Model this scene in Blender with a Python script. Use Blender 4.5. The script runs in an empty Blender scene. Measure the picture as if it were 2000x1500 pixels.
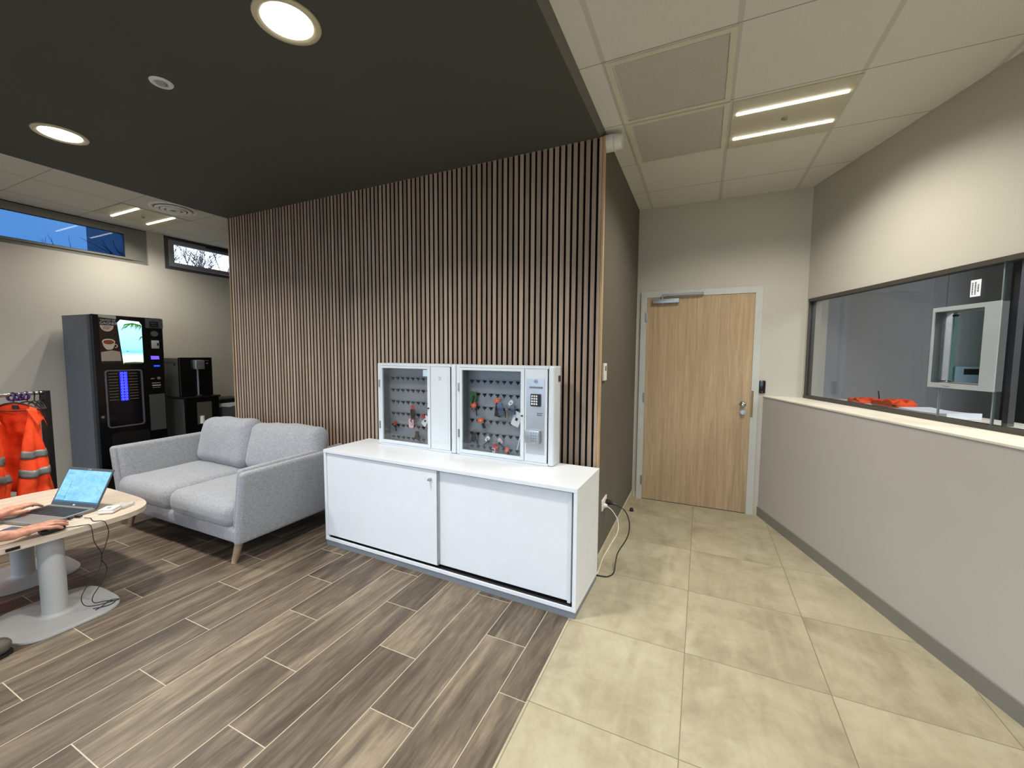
import bpy, bmesh, math, random
from mathutils import Vector, Matrix, noise
R = math.radians
random.seed(7)
SC = bpy.context.scene
COL = SC.collection
# ------------------------------------------------------------------ camera
cam_d = bpy.data.cameras.new('camera'); cam = bpy.data.objects.new('camera', cam_d); COL.objects.link(cam)
cam_d.sensor_width = 36.0; cam_d.lens = 797.58 / 2000 * 36.0; cam_d.clip_start = 0.02; cam_d.clip_end = 200
_f = Vector((-0.41952048, 0.90481448, -0.07289256)); _r = Vector((0.90703866, 0.42100908, 0.00567712)); _u = Vector((-0.03582517, 0.0637347, 0.99732364))
M = Matrix(((_r.x, _u.x, -_f.x, 0.6239), (_r.y, _u.y, -_f.y, -2.7449), (_r.z, _u.z, -_f.z, 1.4986), (0, 0, 0, 1)))
cam.matrix_world = M
SC.camera = cam
# ------------------------------------------------------------------ colour, world, daylight
SC.view_settings.view_transform = 'Standard'; SC.view_settings.look = 'None'; SC.view_settings.gamma = 1
SC.view_settings.exposure = .76
try: SC.view_settings.use_curve_mapping = False
except Exception: pass
W_STR = 2.6
world = bpy.data.worlds.new('World'); SC.world = world; world.use_nodes = True
wn = world.node_tree.nodes; wl = world.node_tree.links
bgn = wn['Background']; bgn.inputs['Strength'].default_value = W_STR
_tc = wn.new('ShaderNodeTexCoord'); _ns = wn.new('ShaderNodeTexNoise'); _ns.inputs['Scale'].default_value = 3.0; _ns.inputs['Detail'].default_value = 5
_cr = wn.new('ShaderNodeValToRGB'); _cr.color_ramp.elements[0].position = .35; _cr.color_ramp.elements[0].color = (.52, .70, 1, 1)
_cr.color_ramp.elements[1].position = .7; _cr.color_ramp.elements[1].color = (.80, .90, 1, 1)
wl.new(_tc.outputs['Generated'], _ns.inputs['Vector']); wl.new(_ns.outputs['Fac'], _cr.inputs['Fac']); wl.new(_cr.outputs['Color'], bgn.inputs['Color'])

def area(name, loc, rot, sx, sy, power=0, portal=False, color=(1, 1, 1)):
    l = bpy.data.lights.new(name, 'AREA'); l.shape = 'RECTANGLE'; l.size = sx; l.size_y = sy; l.energy = power; l.color = color
    if portal: l.cycles.is_portal = True
    o = bpy.data.objects.new(name, l); COL.objects.link(o); o.location = loc; o.rotation_euler = rot
    return o
HC = 2.953; HS = 2.909; WX = -3.973; D = 1.638; XL = -5.52; YB = -5.2
# portals in the real window openings (rear glazing, two clerestory windows)
area('portal_rear', (-1.45, YB + .02, 1.45), (R(90), 0, 0), 7.3, 2.3, portal=True)
area('portal_left', (XL + .02, -2.3, 2.74), (0, R(-90), 0), .3, 4.4, portal=True)
area('portal_left', (XL + .02, .75, 2.73), (0, R(-90), 0), .3, 1.1, portal=True)

# ------------------------------------------------------------------ mesh builder
class MB:
    def __init__(s): s.v = []; s.f = []; s.sm = []; s.mi = []; s.cur = 0
    def add(s, vs, fs, smooth=False, M=None):
        b = len(s.v)
        for p in vs:
            p = Vector(p)
            if M is not None: p = M @ p
            s.v.append(p)
        for f in fs: s.f.append([b + i for i in f]); s.sm.append(smooth); s.mi.append(s.cur)
        return s
    def box(s, x0, x1, y0, y1, z0, z1, b=0.0, M=None):
        if b > 0:
            return s.rbox(((x0+x1)/2, (y0+y1)/2, (z0+z1)/2), (x1-x0, y1-y0, z1-z0), b, k=0, smooth=False, M=M)
        vs = [(x0,y0,z0),(x1,y0,z0),(x1,y1,z0),(x0,y1,z0),(x0,y0,z1),(x1,y0,z1),(x1,y1,z1),(x0,y1,z1)]
        return s.add(vs, [(0,3,2,1),(4,5,6,7),(0,1,5,4),(1,2,6,5),(2,3,7,6),(3,0,4,7)], False, M)
    def rbox(s, c, size, r, k=2, n=0, puff=(0, 0, 0), smooth=True, M=None, fn=None):
        h = [size[0]/2, size[1]/2, size[2]/2]; r = min(r, min(h)*.999)
        ax = []
        for a in range(3):
            hh = h[a]; t = [-hh]
            for i in range(1, k+1): t.append(-hh + r*(1-math.cos(math.pi/2*i/(k+1)))*1.0 if False else -hh + r*i/(k+1))
            t.append(-hh+r)
            for i in range(1, n+1): t.append(-hh+r + (2*hh-2*r)*i/(n+1))
            t.append(hh-r)
            for i in range(k, 0, -1): t.append(hh - r*i/(k+1))
            t.append(hh)
            ax.append(t)
        vid = {}; vs = []; fs = []
        def vert(i, j, l):
            key = (i, j, l)
            if key in vid: return vid[key]
            p = [ax[0][i], ax[1][j], ax[2][l]]
            q = [max(-(h[a]-r), min(h[a]-r, p[a])) for a in range(3)]
            d = Vector([p[a]-q[a] for a in range(3)])
            if d.length > 1e-9:
                m = d.length; d = d.normalized()*r
            P = Vector(q)+d
            u = [P[a]/h[a] for a in range(3)]
            P = Vector([P[0]*(1+puff[0]*(1-u[1]**2)*(1-u[2]**2)), P[1]*(1+puff[1]*(1-u[0]**2)*(1-u[2]**2)), P[2]*(1+puff[2]*(1-u[0]**2)*(1-u[1]**2))])
            if fn: P = Vector(fn(P, u))
            vid[key] = len(vs); vs.append((P.x+c[0], P.y+c[1], P.z+c[2])); return vid[key]
        N = [len(t)-1 for t in ax]
        for i in range(N[0]):
            for j in range(N[1]):
                fs.append((vert(i,j,0), vert(i,j+1,0), vert(i+1,j+1,0), vert(i+1,j,0)))
                fs.append((vert(i,j,N[2]), vert(i+1,j,N[2]), vert(i+1,j+1,N[2]), vert(i,j+1,N[2])))
            for l in range(N[2]):
                fs.append((vert(i,0,l), vert(i+1,0,l), vert(i+1,0,l+1), vert(i,0,l+1)))
                fs.append((vert(i,N[1],l), vert(i,N[1],l+1), vert(i+1,N[1],l+1), vert(i+1,N[1],l)))
        for j in range(N[1]):
            for l in range(N[2]):
                fs.append((vert(0,j,l), vert(0,j,l+1), vert(0,j+1,l+1), vert(0,j+1,l)))
                fs.append((vert(N[0],j,l), vert(N[0],j+1,l), vert(N[0],j+1,l+1), vert(N[0],j,l+1)))
        return s.add(vs, fs, smooth, M)
    def cyl(s, p0, p1, r0, r1=None, seg=20, cap=True, smooth=True, M=None):
        r1 = r0 if r1 is None else r1
        p0 = Vector(p0); p1 = Vector(p1); d = (p1-p0).normalized()
        a = d.orthogonal().normalized(); b = d.cross(a)
        vs = []
        for p, r in ((p0, r0), (p1, r1)):
            for i in range(seg):
                t = 2*math.pi*i/seg; vs.append(p + (a*math.cos(t)+b*math.sin(t))*r)
        s.add(vs, [(i, (i+1) % seg, seg+(i+1) % seg, seg+i) for i in range(seg)], smooth, M)
        if cap:
            s.add(vs[:seg], [tuple(reversed(range(seg)))], False, M); s.add(vs[seg:], [tuple(range(seg))], False, M)
        return s
    def lathe(s, prof, c=(0, 0, 0), seg=32, M=None, smooth=True):
        vs = []; n = len(prof)
        for (r, z) in prof:
            for i in range(seg):
                t = 2*math.pi*i/seg; vs.append((c[0]+r*math.cos(t), c[1]+r*math.sin(t), c[2]+z))
        fs = [(j*seg+i, j*seg+(i+1) % seg, (j+1)*seg+(i+1) % seg, (j+1)*seg+i) for j in range(n-1) for i in range(seg)]
        return s.add(vs, fs, smooth, M)
    def tube(s, pts, r, seg=8, closed=False, M=None, cap=True):
        pts = [Vector(p) for p in pts]; n = len(pts); vs = []; prev = None
        for i, p in enumerate(pts):
            if closed: d = pts[(i+1) % n]-pts[i-1]
            else: d = pts[min(i+1, n-1)]-pts[max(i-1, 0)]
            d = d.normalized()
            if prev is None: a = d.orthogonal().normalized()
            else: a = (prev - d*prev.dot(d)).normalized()
            prev = a; b = d.cross(a)
            rr = r[i] if isinstance(r, (list, tuple)) else r
            for k in range(seg):
                t = 2*math.pi*k/seg; vs.append(p+(a*math.cos(t)+b*math.sin(t))*rr)
        m = n if closed else n-1
        fs = [(i*seg+k, i*seg+(k+1) % seg, ((i+1) % n)*seg+(k+1) % seg, ((i+1) % n)*seg+k) for i in range(m) for k in range(seg)]
        s.add(vs, fs, True, M)
        if cap and not closed:
            s.add(vs[:seg], [tuple(reversed(range(seg)))], False, M); s.add(vs[-seg:], [tuple(range(seg))], False, M)
        return s
    def prism(s, pts, z0, z1, M=None, smooth=False):
        n = len(pts); vs = [(x, y, z0) for x, y in pts]+[(x, y, z1) for x, y in pts]
        s.add(vs, [(i, (i+1) % n, n+(i+1) % n, n+i) for i in range(n)], smooth, M)
        s.add(vs[:n], [tuple(reversed(range(n)))], False, M); s.add(vs[n:], [tuple(range(n))], False, M)
        return s
    def frame(s, x0, x1, z0, z1, w, y0, y1, M=None, wl=None, wr=None, wt=None, wb=None):
        wl = w if wl is None else wl; wr = w if wr is None else wr; wt = w if wt is None else wt; wb = w if wb is None else wb
        s.box(x0, x0+wl, y0, y1, z0, z1, M=M); s.box(x1-wr, x1, y0, y1, z0, z1, M=M)
        s.box(x0+wl, x1-wr, y0, y1, z1-wt, z1, M=M); s.box(x0+wl, x1-wr, y0, y1, z0, z0+wb, M=M); return s
    def build(s, name, mat, parent=None, loc=None):
        me = bpy.data.meshes.new(name); me.from_pydata([tuple(v) for v in s.v], [], s.f)
        me.polygons.foreach_set('use_smooth', s.sm); me.polygons.foreach_set('material_index', s.mi)
        for m in (mat if isinstance(mat, (list, tuple)) else [mat]): me.materials.append(m)
        me.validate(); me.update()
        o = bpy.data.objects.new(name, me); COL.objects.link(o)
        if parent is not None: o.parent = parent
        if loc is not None: o.location = loc
        return o

def superell(cx, cy, a, b, n=48, e=4.0):
    out = []
    for i in range(n):
        t = 2*math.pi*i/n; c, s_ = math.cos(t), math.sin(t)
        out.append((cx+a*math.copysign(abs(c)**(2/e), c), cy+b*math.copysign(abs(s_)**(2/e), s_)))
    return out
def rrect(x0, x1, y0, y1, r, k=5):
    out = []
    for cx, cy, a0 in ((x1-r, y1-r, 0), (x0+r, y1-r, 90), (x0+r, y0+r, 180), (x1-r, y0+r, 270)):
        for i in range(k+1):
            t = R(a0+90*i/k); out.append((cx+r*math.cos(t), cy+r*math.sin(t)))
    return out
XZ = Matrix(((1, 0, 0, 0), (0, 0, -1, 0), (0, 1, 0, 0), (0, 0, 0, 1)))   # (x,y,z)->(x,-z,y): draw in x/z, thickness towards -y
def thing(name, label, cat, loc=(0, 0, 0), rz=0, group=None):
    o = bpy.data.objects.new(name, None); COL.objects.link(o); o.empty_display_size = .05
    o.location = loc; o.rotation_euler = (0, 0, rz); o['label'] = label; o['category'] = cat
    if group: o['group'] = group
    return o
def tag(o, label, cat, group=None):
    o['label'] = label; o['category'] = cat
    if group: o['group'] = group
    return o
def struct(o): o['kind'] = 'structure'; return o
def wthing(name, label, cat, loc, group=None):
    """thing whose parts are written in world coordinates"""
    o = thing(name, label, cat, loc, 0, group); return o
def wb(mb, name, mat, parent):
    """build world-coordinate mesh under an unrotated thing"""
    L = parent.location
    if parent.parent is not None: L = L + parent.parent.location
    for i in range(len(mb.v)): mb.v[i] = mb.v[i]-L
    return mb.build(name, mat, parent)
def dup(root, loc=None, rz=None, label=None, group=None):
    r = root.copy(); COL.objects.link(r)
    if loc is not None: r.location = loc
    if rz is not None: r.rotation_euler = (0, 0, rz)
    if label: r['label'] = label
    if group: r['group'] = group
    for ch in list(root.children):
        c = ch.copy(); COL.objects.link(c); c.parent = r
        for g in list(ch.children):
            d = g.copy(); COL.objects.link(d); d.parent = c
    return r
def text_part(txt, size, name, mat, parent, loc, rot, ax='CENTER', ext=.0004, sx=1.0):
    cu = bpy.data.curves.new('t', 'FONT'); cu.body = txt; cu.size = size; cu.align_x = ax; cu.align_y = 'CENTER'; cu.extrude = ext; cu.resolution_u = 3
    to = bpy.data.objects.new('t', cu); COL.objects.link(to)
    dg = bpy.context.evaluated_depsgraph_get(); me = bpy.data.meshes.new_from_object(to.evaluated_get(dg))
    bpy.data.objects.remove(to); bpy.data.curves.remove(cu)
    me.name = name; me.materials.clear(); me.materials.append(mat)
    o = bpy.data.objects.new(name, me); COL.objects.link(o); o.parent = parent; o.location = loc; o.rotation_euler = rot; o.scale = (sx, 1, 1)
    return o
def mod_bevel(o, w=.003, seg=2):
    m = o.modifiers.new('b', 'BEVEL'); m.width = w; m.segments = seg; m.limit_method = 'ANGLE'; m.angle_limit = R(40); return o

# ------------------------------------------------------------------ materials
def s2l(c):
    return tuple((x/12.92 if x <= .04045 else ((x+.055)/1.055)**2.4) for x in [v/255 for v in c])
class NT:
    def __init__(s, name):
        s.m = bpy.data.materials.new(name); s.m.use_nodes = True; s.t = s.m.node_tree; s.n = s.t.nodes; s.l = s.t.links
        s.bsdf = s.n['Principled BSDF']; s.out = s.n['Material Output']
    def node(s, t, **k):
        nd = s.n.new(t)
        for a, b in k.items(): setattr(nd, a, b)
        return nd
    def link(s, a, b): s.l.new(a, b)
    def math(s, op, a, b=None, c=None):
        nd = s.n.new('ShaderNodeMath'); nd.operation = op
        for i, v in enumerate((a, b, c)):
            if v is None: continue
            if isinstance(v, (int, float)): nd.inputs[i].default_value = v
            else: s.l.new(v, nd.inputs[i])
        return nd.outputs[0]
    def mix(s, fac, a, b, blend='MIX'):
        nd = s.n.new('ShaderNodeMix'); nd.data_type = 'RGBA'; nd.blend_type = blend
        for sock, v in ((nd.inputs[0], fac), (nd.inputs[6], a), (nd.inputs[7], b)):
            if isinstance(v, (int, float)): sock.default_value = v
            elif isinstance(v, tuple): sock.default_value = (*v[:3], 1)
            else: s.l.new(v, sock)
        return nd.outputs[2]
    def ramp(s, fac, stops):
        nd = s.n.new('ShaderNodeValToRGB'); e = nd.color_ramp.elements
        while len(e) < len(stops): e.new(.5)
        for i, (p, c) in enumerate(stops): e[i].position = p; e[i].color = (*c, 1)
        s.l.new(fac, nd.inputs[0]); return nd.outputs[0]
    def noise(s, vec, scale, detail=3, rough=.5, dist=0):
        nd = s.n.new('ShaderNodeTexNoise'); nd.inputs['Scale'].default_value = scale; nd.inputs['Detail'].default_value = detail
        nd.inputs['Roughness'].default_value = rough; nd.inputs['Distortion'].default_value = dist
        if vec is not None: s.l.new(vec, nd.inputs['Vector'])
        return nd.outputs['Fac']
    def bump(s, h, strength=.2, dist=.002):
        nd = s.n.new('ShaderNodeBump'); nd.inputs['Strength'].default_value = strength; nd.inputs['Distance'].default_value = dist
        s.l.new(h, nd.inputs['Height']); s.l.new(nd.outputs[0], s.bsdf.inputs['Normal'])
    def pos(s, kind='Position'):
        if kind == 'Position': return s.n.new('ShaderNodeNewGeometry').outputs['Position']
        return s.n.new('ShaderNodeTexCoord').outputs['Object']
    def scalev(s, vec, sc):
        nd = s.n.new('ShaderNodeMapping'); nd.inputs['Scale'].default_value = sc; s.l.new(vec, nd.inputs['Vector']); return nd.outputs[0]
def mat(name, rgb, rough=.5, metal=0, var=.04, vs=8, bump=0, bs=200, spec=.5, emit=None, es=1, coat=0, sheen=0):
    """plain finish with slight procedural unevenness; rgb in 0-255 sRGB"""
    t = NT(name); c = s2l(rgb); p = t.pos('Object')
    n = t.noise(p, vs, 4)
    lo = tuple(x*(1-var) for x in c); hi = tuple(min(1, x*(1+var)) for x in c)
    t.link(t.ramp(n, [(.3, lo), (.7, hi)]), t.bsdf.inputs['Base Color'])
    t.bsdf.inputs['Roughness'].default_value = rough; t.bsdf.inputs['Metallic'].default_value = metal
    t.bsdf.inputs['Specular IOR Level'].default_value = spec
    if coat: t.bsdf.inputs['Coat Weight'].default_value = coat
    if sheen: t.bsdf.inputs['Sheen Weight'].default_value = sheen
    if bump: t.bump(t.noise(p, bs, 3), bump, .001)
    if emit: t.bsdf.inputs['Emission Color'].default_value = (*s2l(emit), 1); t.bsdf.inputs['Emission Strength'].default_value = es
    return t.m
def emat(name, rgb, strength):
    t = NT(name); c = s2l(rgb)
    t.bsdf.inputs['Base Color'].default_value = (*[x*.8 for x in c], 1)
    t.bsdf.inputs['Emission Color'].default_value = (*c, 1); t.bsdf.inputs['Emission Strength'].default_value = strength
    return t.m
def glass(name, tint=(1, 1, 1), refl=1.0, rough=0.0, ior=1.5):
    t = NT(name); t.n.remove(t.bsdf)
    tr = t.node('ShaderNodeBsdfTransparent'); tr.inputs[0].default_value = (*tint, 1)
    gl = t.node('ShaderNodeBsdfGlossy'); gl.inputs['Roughness'].default_value = rough; gl.inputs[0].default_value = (refl, refl, refl, 1)
    fr = t.node('ShaderNodeFresnel'); gm = t.node('ShaderNodeNewGeometry')      # same reflectance on both faces of the sheet
    t.link(t.math('ADD', ior, t.math('MULTIPLY', gm.outputs['Backfacing'], 1/ior-ior)), fr.inputs['IOR'])
    mx = t.node('ShaderNodeMixShader'); t.link(fr.outputs[0], mx.inputs[0]); t.link(tr.outputs[0], mx.inputs[1]); t.link(gl.outputs[0], mx.inputs[2])
    t.link(mx.outputs[0], t.out.inputs['Surface']); return t.m

def wall_mat(name, rgb, bump=.25):
    t = NT(name); c = s2l(rgb); p = t.pos()
    n = t.noise(p, 1.3, 3)
    t.link(t.ramp(n, [(.3, tuple(x*.97 for x in c)), (.7, tuple(x*1.03 for x in c))]), t.bsdf.inputs['Base Color'])
    t.bsdf.inputs['Roughness'].default_value = .75; t.bsdf.inputs['Specular IOR Level'].default_value = .25
    t.bump(t.noise(p, 160, 3, .6), bump, .0015); return t.m

def plank_floor():
    t = NT('wood_look_plank_tiles'); p = t.pos(); sx = t.node('ShaderNodeSeparateXYZ'); t.link(p, sx.inputs[0])
    x, y = sx.outputs[0], sx.outputs[1]
    u = t.math('DIVIDE', t.math('SUBTRACT', -.143, x), .2285); k = t.math('FLOOR', u); fu = t.math('FRACT', u)
    o = t.math('MULTIPLY', t.math('FLOORED_MODULO', t.math('MULTIPLY', k, 2), 3), .305)
    v = t.math('DIVIDE', t.math('SUBTRACT', t.math('SUBTRACT', -.909, o), y), .9145)
    j = t.math('FLOOR', v); fv = t.math('FRACT', v)
    cid = t.node('ShaderNodeCombineXYZ'); t.link(k, cid.inputs[0]); t.link(j, cid.inputs[1])
    wn_ = t.node('ShaderNodeTexWhiteNoise'); wn_.noise_dimensions = '2D'; t.link(cid.outputs[0], wn_.inputs['Vector'])
    rnd = wn_.outputs['Value']
    cv = t.node('ShaderNodeCombineXYZ')
    t.link(t.math('ADD', x, t.math('MULTIPLY', rnd, 17)), cv.inputs[0]); t.link(t.math('MULTIPLY', t.math('ADD', y, t.math('MULTIPLY', rnd, 9)), .11), cv.inputs[1]); t.link(t.math('MULTIPLY', rnd, 5), cv.inputs[2])
    g1 = t.noise(cv.outputs[0], 9, 6, .62, 1.6); g2 = t.noise(cv.outputs[0], 60, 5, .65, .6); g3 = t.noise(cv.outputs[0], 3.5, 3, .5, 2.5)
    g = t.math('ADD', t.math('MULTIPLY', g1, .5), t.math('ADD', t.math('MULTIPLY', g2, .25), t.math('MULTIPLY', g3, .25)))
    g = t.math('ADD', g, t.math('MULTIPLY', t.math('SUBTRACT', rnd, .5), .10))
    col = t.ramp(g, [(.34, s2l(PL[0])), (.45, s2l(PL[1])), (.55, s2l(PL[2])), (.66, s2l(PL[3]))])
    du = t.math('MULTIPLY', t.math('MINIMUM', fu, t.math('SUBTRACT', 1, fu)), .2285)
    dv = t.math('MULTIPLY', t.math('MINIMUM', fv, t.math('SUBTRACT', 1, fv)), .9145)
    e = t.math('LESS_THAN', t.math('MINIMUM', du, dv), .0019)
    t.link(t.mix(e, col, s2l((178, 168, 146))), t.bsdf.inputs['Base Color'])
    t.bsdf.inputs['Roughness'].default_value = .48; t.bsdf.inputs['Specular IOR Level'].default_value = .35
    hh = t.math('SUBTRACT', t.math('MULTIPLY', g2, .25), e); t.bump(hh, .35, .0015)
    return t.m
PL = [(58, 49, 41), (83, 72, 61), (107, 95, 81), (140, 127, 107)]
def tile_floor():
    t = NT('beige_stone_tiles'); p = t.pos(); sx = t.node('ShaderNodeSeparateXYZ'); t.link(p, sx.inputs[0])
    u = t.math('DIVIDE', t.math('SUBTRACT', sx.outputs[0], .598), .6); v = t.math('DIVIDE', t.math('ADD', sx.outputs[1], 1.2), .6)
    ku = t.math('FLOOR', u); kv = t.math('FLOOR', v); fu = t.math('FRACT', u); fv = t.math('FRACT', v)
    cid = t.node('ShaderNodeCombineXYZ'); t.link(ku, cid.inputs[0]); t.link(kv, cid.inputs[1])
    wn_ = t.node('ShaderNodeTexWhiteNoise'); wn_.noise_dimensions = '2D'; t.link(cid.outputs[0], wn_.inputs['Vector']); rnd = wn_.outputs['Value']
    ad = t.node('ShaderNodeVectorMath', operation='ADD'); cc = t.node('ShaderNodeCombineXYZ')
    t.link(t.math('MULTIPLY', rnd, 13), cc.inputs[0]); t.link(t.math('MULTIPLY', rnd, 7), cc.inputs[2])
    t.link(p, ad.inputs[0]); t.link(cc.outputs[0], ad.inputs[1]); pv = ad.outputs[0]
    n1 = t.noise(pv, 1.8, 5, .6, .8); n2 = t.noise(pv, 9, 6, .7, .5); n3 = t.noise(t.scalev(pv, (1, .25, 1)), 6, 5, .6, 1.5)
    g = t.math('ADD', t.math('MULTIPLY', n1, .5), t.math('ADD', t.math('MULTIPLY', n2, .25), t.math('MULTIPLY', n3, .25)))
    g = t.math('ADD', g, t.math('MULTIPLY', t.math('SUBTRACT', rnd, .5), .03))
    col = t.ramp(g, [(.36, s2l((142, 132, 109))), (.50, s2l((166, 157, 132))), (.64, s2l((184, 176, 152)))])
    du = t.math('MINIMUM', fu, t.math('SUBTRACT', 1, fu)); dv = t.math('MINIMUM', fv, t.math('SUBTRACT', 1, fv))
    e = t.math('LESS_THAN', t.math('MULTIPLY', t.math('MINIMUM', du, dv), .6), .0018)
    t.link(t.mix(e, col, s2l((120, 108, 84))), t.bsdf.inputs['Base Color'])
    t.bsdf.inputs['Roughness'].default_value = .42; t.bsdf.inputs['Specular IOR Level'].default_value = .35
    t.bump(t.math('SUBTRACT', t.math('MULTIPLY', n2, .2), e), .3, .0015); return t.m
def ceil_mat(name, x0, y0, rgb):
    t = NT(name); p = t.pos(); sx = t.node('ShaderNodeSeparateXYZ'); t.link(p, sx.inputs[0]); c = s2l(rgb)
    fu = t.math('FRACT', t.math('DIVIDE', t.math('SUBTRACT', sx.outputs[0], x0), .6)); fv = t.math('FRACT', t.math('DIVIDE', t.math('SUBTRACT', sx.outputs[1], y0), .6))
    du = t.math('MULTIPLY', t.math('MINIMUM', fu, t.math('SUBTRACT', 1, fu)), .6); dv = t.math('MULTIPLY', t.math('MINIMUM', fv, t.math('SUBTRACT', 1, fv)), .6)
    n = t.noise(p, 220, 3, .7); base = t.ramp(n, [(.3, tuple(a*.94 for a in c)), (.7, tuple(min(1, a*1.04) for a in c))])
    bar = t.math('LESS_THAN', du, .012); line = t.math('LESS_THAN', dv, .0028)
    col = t.mix(bar, base, tuple(a*.80 for a in c)); col = t.mix(line, col, tuple(a*.42 for a in c))
    t.link(col, t.bsdf.inputs['Base Color']); t.bsdf.inputs['Roughness'].default_value = .9; t.bsdf.inputs['Specular IOR Level'].default_value = .1
    t.bump(t.math('SUBTRACT', t.math('MULTIPLY', n, .2), t.math('MAXIMUM', bar, line)), .4, .003); return t.m
def wood_mat(name, cols, axis=2, scale=1.0, rough=.5, stretch=.06, obj=True):
    t = NT(name); p = t.pos('Object' if obj else 'Position'); sc = [1, 1, 1]; sc[axis] = stretch; pv = t.scalev(p, tuple(sc))
    g1 = t.noise(pv, 14*scale, 6, .6, 1.2); g2 = t.noise(pv, 90*scale, 4, .6, .3)
    g = t.math('ADD', t.math('MULTIPLY', g1, .6), t.math('MULTIPLY', g2, .4))
    t.link(t.ramp(g, [(.36, s2l(cols[0])), (.5, s2l(cols[1])), (.64, s2l(cols[2]))]), t.bsdf.inputs['Base Color'])
    t.bsdf.inputs['Roughness'].default_value = rough; t.bsdf.inputs['Specular IOR Level'].default_value = .3; t.bump(g2, .15, .0006); return t.m
def slat_mat():
    t = NT('oak_veneer_slats'); p = t.pos(); sx = t.node('ShaderNodeSeparateXYZ'); t.link(p, sx.inputs[0])
    k = t.math('FLOOR', t.math('DIVIDE', t.math('ADD', sx.outputs[0], .0378), .04343)); wn_ = t.node('ShaderNodeTexWhiteNoise'); wn_.noise_dimensions = '1D'; t.link(k, wn_.inputs['W'])
    rnd = wn_.outputs['Value']; cv = t.node('ShaderNodeCombineXYZ'); t.link(t.math('ADD', sx.outputs[0], t.math('MULTIPLY', rnd, 30)), cv.inputs[0]); t.link(t.math('MULTIPLY', sx.outputs[2], .05), cv.inputs[2]); t.link(sx.outputs[1], cv.inputs[1])
    g = t.math('ADD', t.math('MULTIPLY', t.noise(cv.outputs[0], 40, 5, .6, .5), .7), t.math('MULTIPLY', rnd, .3))
    t.link(t.ramp(g, [(.3, s2l((146, 126, 110))), (.5, s2l((170, 148, 130))), (.7, s2l((190, 168, 147)))]), t.bsdf.inputs['Base Color'])
    t.bsdf.inputs['Roughness'].default_value = .6; t.bsdf.inputs['Specular IOR Level'].default_value = .25; return t.m
def fabric_mat():
    t = NT('light_grey_woven_upholstery'); p = t.pos('Object'); n = t.noise(p, 260, 3, .7); n2 = t.noise(p, 55, 4, .6); g = t.math('ADD', t.math('MULTIPLY', n, .82), t.math('MULTIPLY', n2, .18))
    t.link(t.ramp(g, [(.36, s2l((112, 114, 119))), (.5, s2l((148, 150, 155))), (.64, s2l((174, 176, 181)))]), t.bsdf.inputs['Base Color'])
    t.bsdf.inputs['Roughness'].default_value = .95; t.bsdf.inputs['Sheen Weight'].default_value = .3; t.bsdf.inputs['Specular IOR Level'].default_value = .1
    t.bump(g, .5, .002); return t.m
def perf_mat():
    t = NT('perforated_grey_metal'); p = t.pos(); sx = t.node('ShaderNodeSeparateXYZ'); t.link(p, sx.inputs[0])
    def cell(a, off): return t.math('SUBTRACT', t.math('FRACT', t.math('ADD', t.math('DIVIDE', a, .0085), off)), .5)
    d1 = t.math('ADD', t.math('POWER', cell(sx.outputs[0], 0), 2), t.math('POWER', cell(sx.outputs[1], 0), 2))
    d2 = t.math('ADD', t.math('POWER', cell(sx.outputs[0], .5), 2), t.math('POWER', cell(sx.outputs[1], .5), 2))
    h = t.math('LESS_THAN', t.math('MINIMUM', d1, d2), .062)
    t.link(t.mix(h, s2l((212, 207, 196)), s2l((122, 117, 108))), t.bsdf.inputs['Base Color']); t.bsdf.inputs['Roughness'].default_value = .6; return t.m
def screen_mat(name, kind):
    t = NT(name); p = t.pos('Object'); sx = t.node('ShaderNodeSeparateXYZ'); t.link(p, sx.inputs[0])
    if kind == 'laptop':
        g = t.noise(t.scalev(p, (1, 1, 1.6)), 16, 6, .7, 1.0)
        col = t.ramp(g, [(.3, s2l((104, 176, 214))), (.5, s2l((132, 202, 234))), (.7, s2l((158, 218, 242)))]); st = .72
    else:
        z = sx.outputs[2]; zz = t.math('ADD', z, t.math('MULTIPLY', t.math('SUBTRACT', t.noise(p, 12, 3), .5), .03))
        col = t.ramp(t.math('DIVIDE', t.math('SUBTRACT', zz, 1.37), .47), [(.0, s2l((150, 185, 160))), (.10, s2l((225, 232, 205))), (.2, s2l((190, 228, 220))), (.27, s2l((110, 190, 232))), (.36, s2l((150, 215, 248))), (.8, s2l((170, 228, 250))), (1, s2l((205, 240, 245)))]); st = 1.0
    t.bsdf.inputs['Base Color'].default_value = (.02, .02, .02, 1); t.link(col, t.bsdf.inputs['Emission Color']); t.bsdf.inputs['Emission Strength'].default_value = st
    t.bsdf.inputs['Roughness'].default_value = .25; return t.m
def vest_mat():
    t = NT('fluorescent_orange_fabric'); p = t.pos('Object'); n = t.noise(p, 14, 3)
    t.link(t.ramp(n, [(.3, s2l((240, 62, 16))), (.7, s2l((255, 86, 28)))]), t.bsdf.inputs['Base Color']); t.bsdf.inputs['Roughness'].default_value = .8
    t.bump(t.noise(p, 25, 3), .3, .01); return t.m

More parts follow.
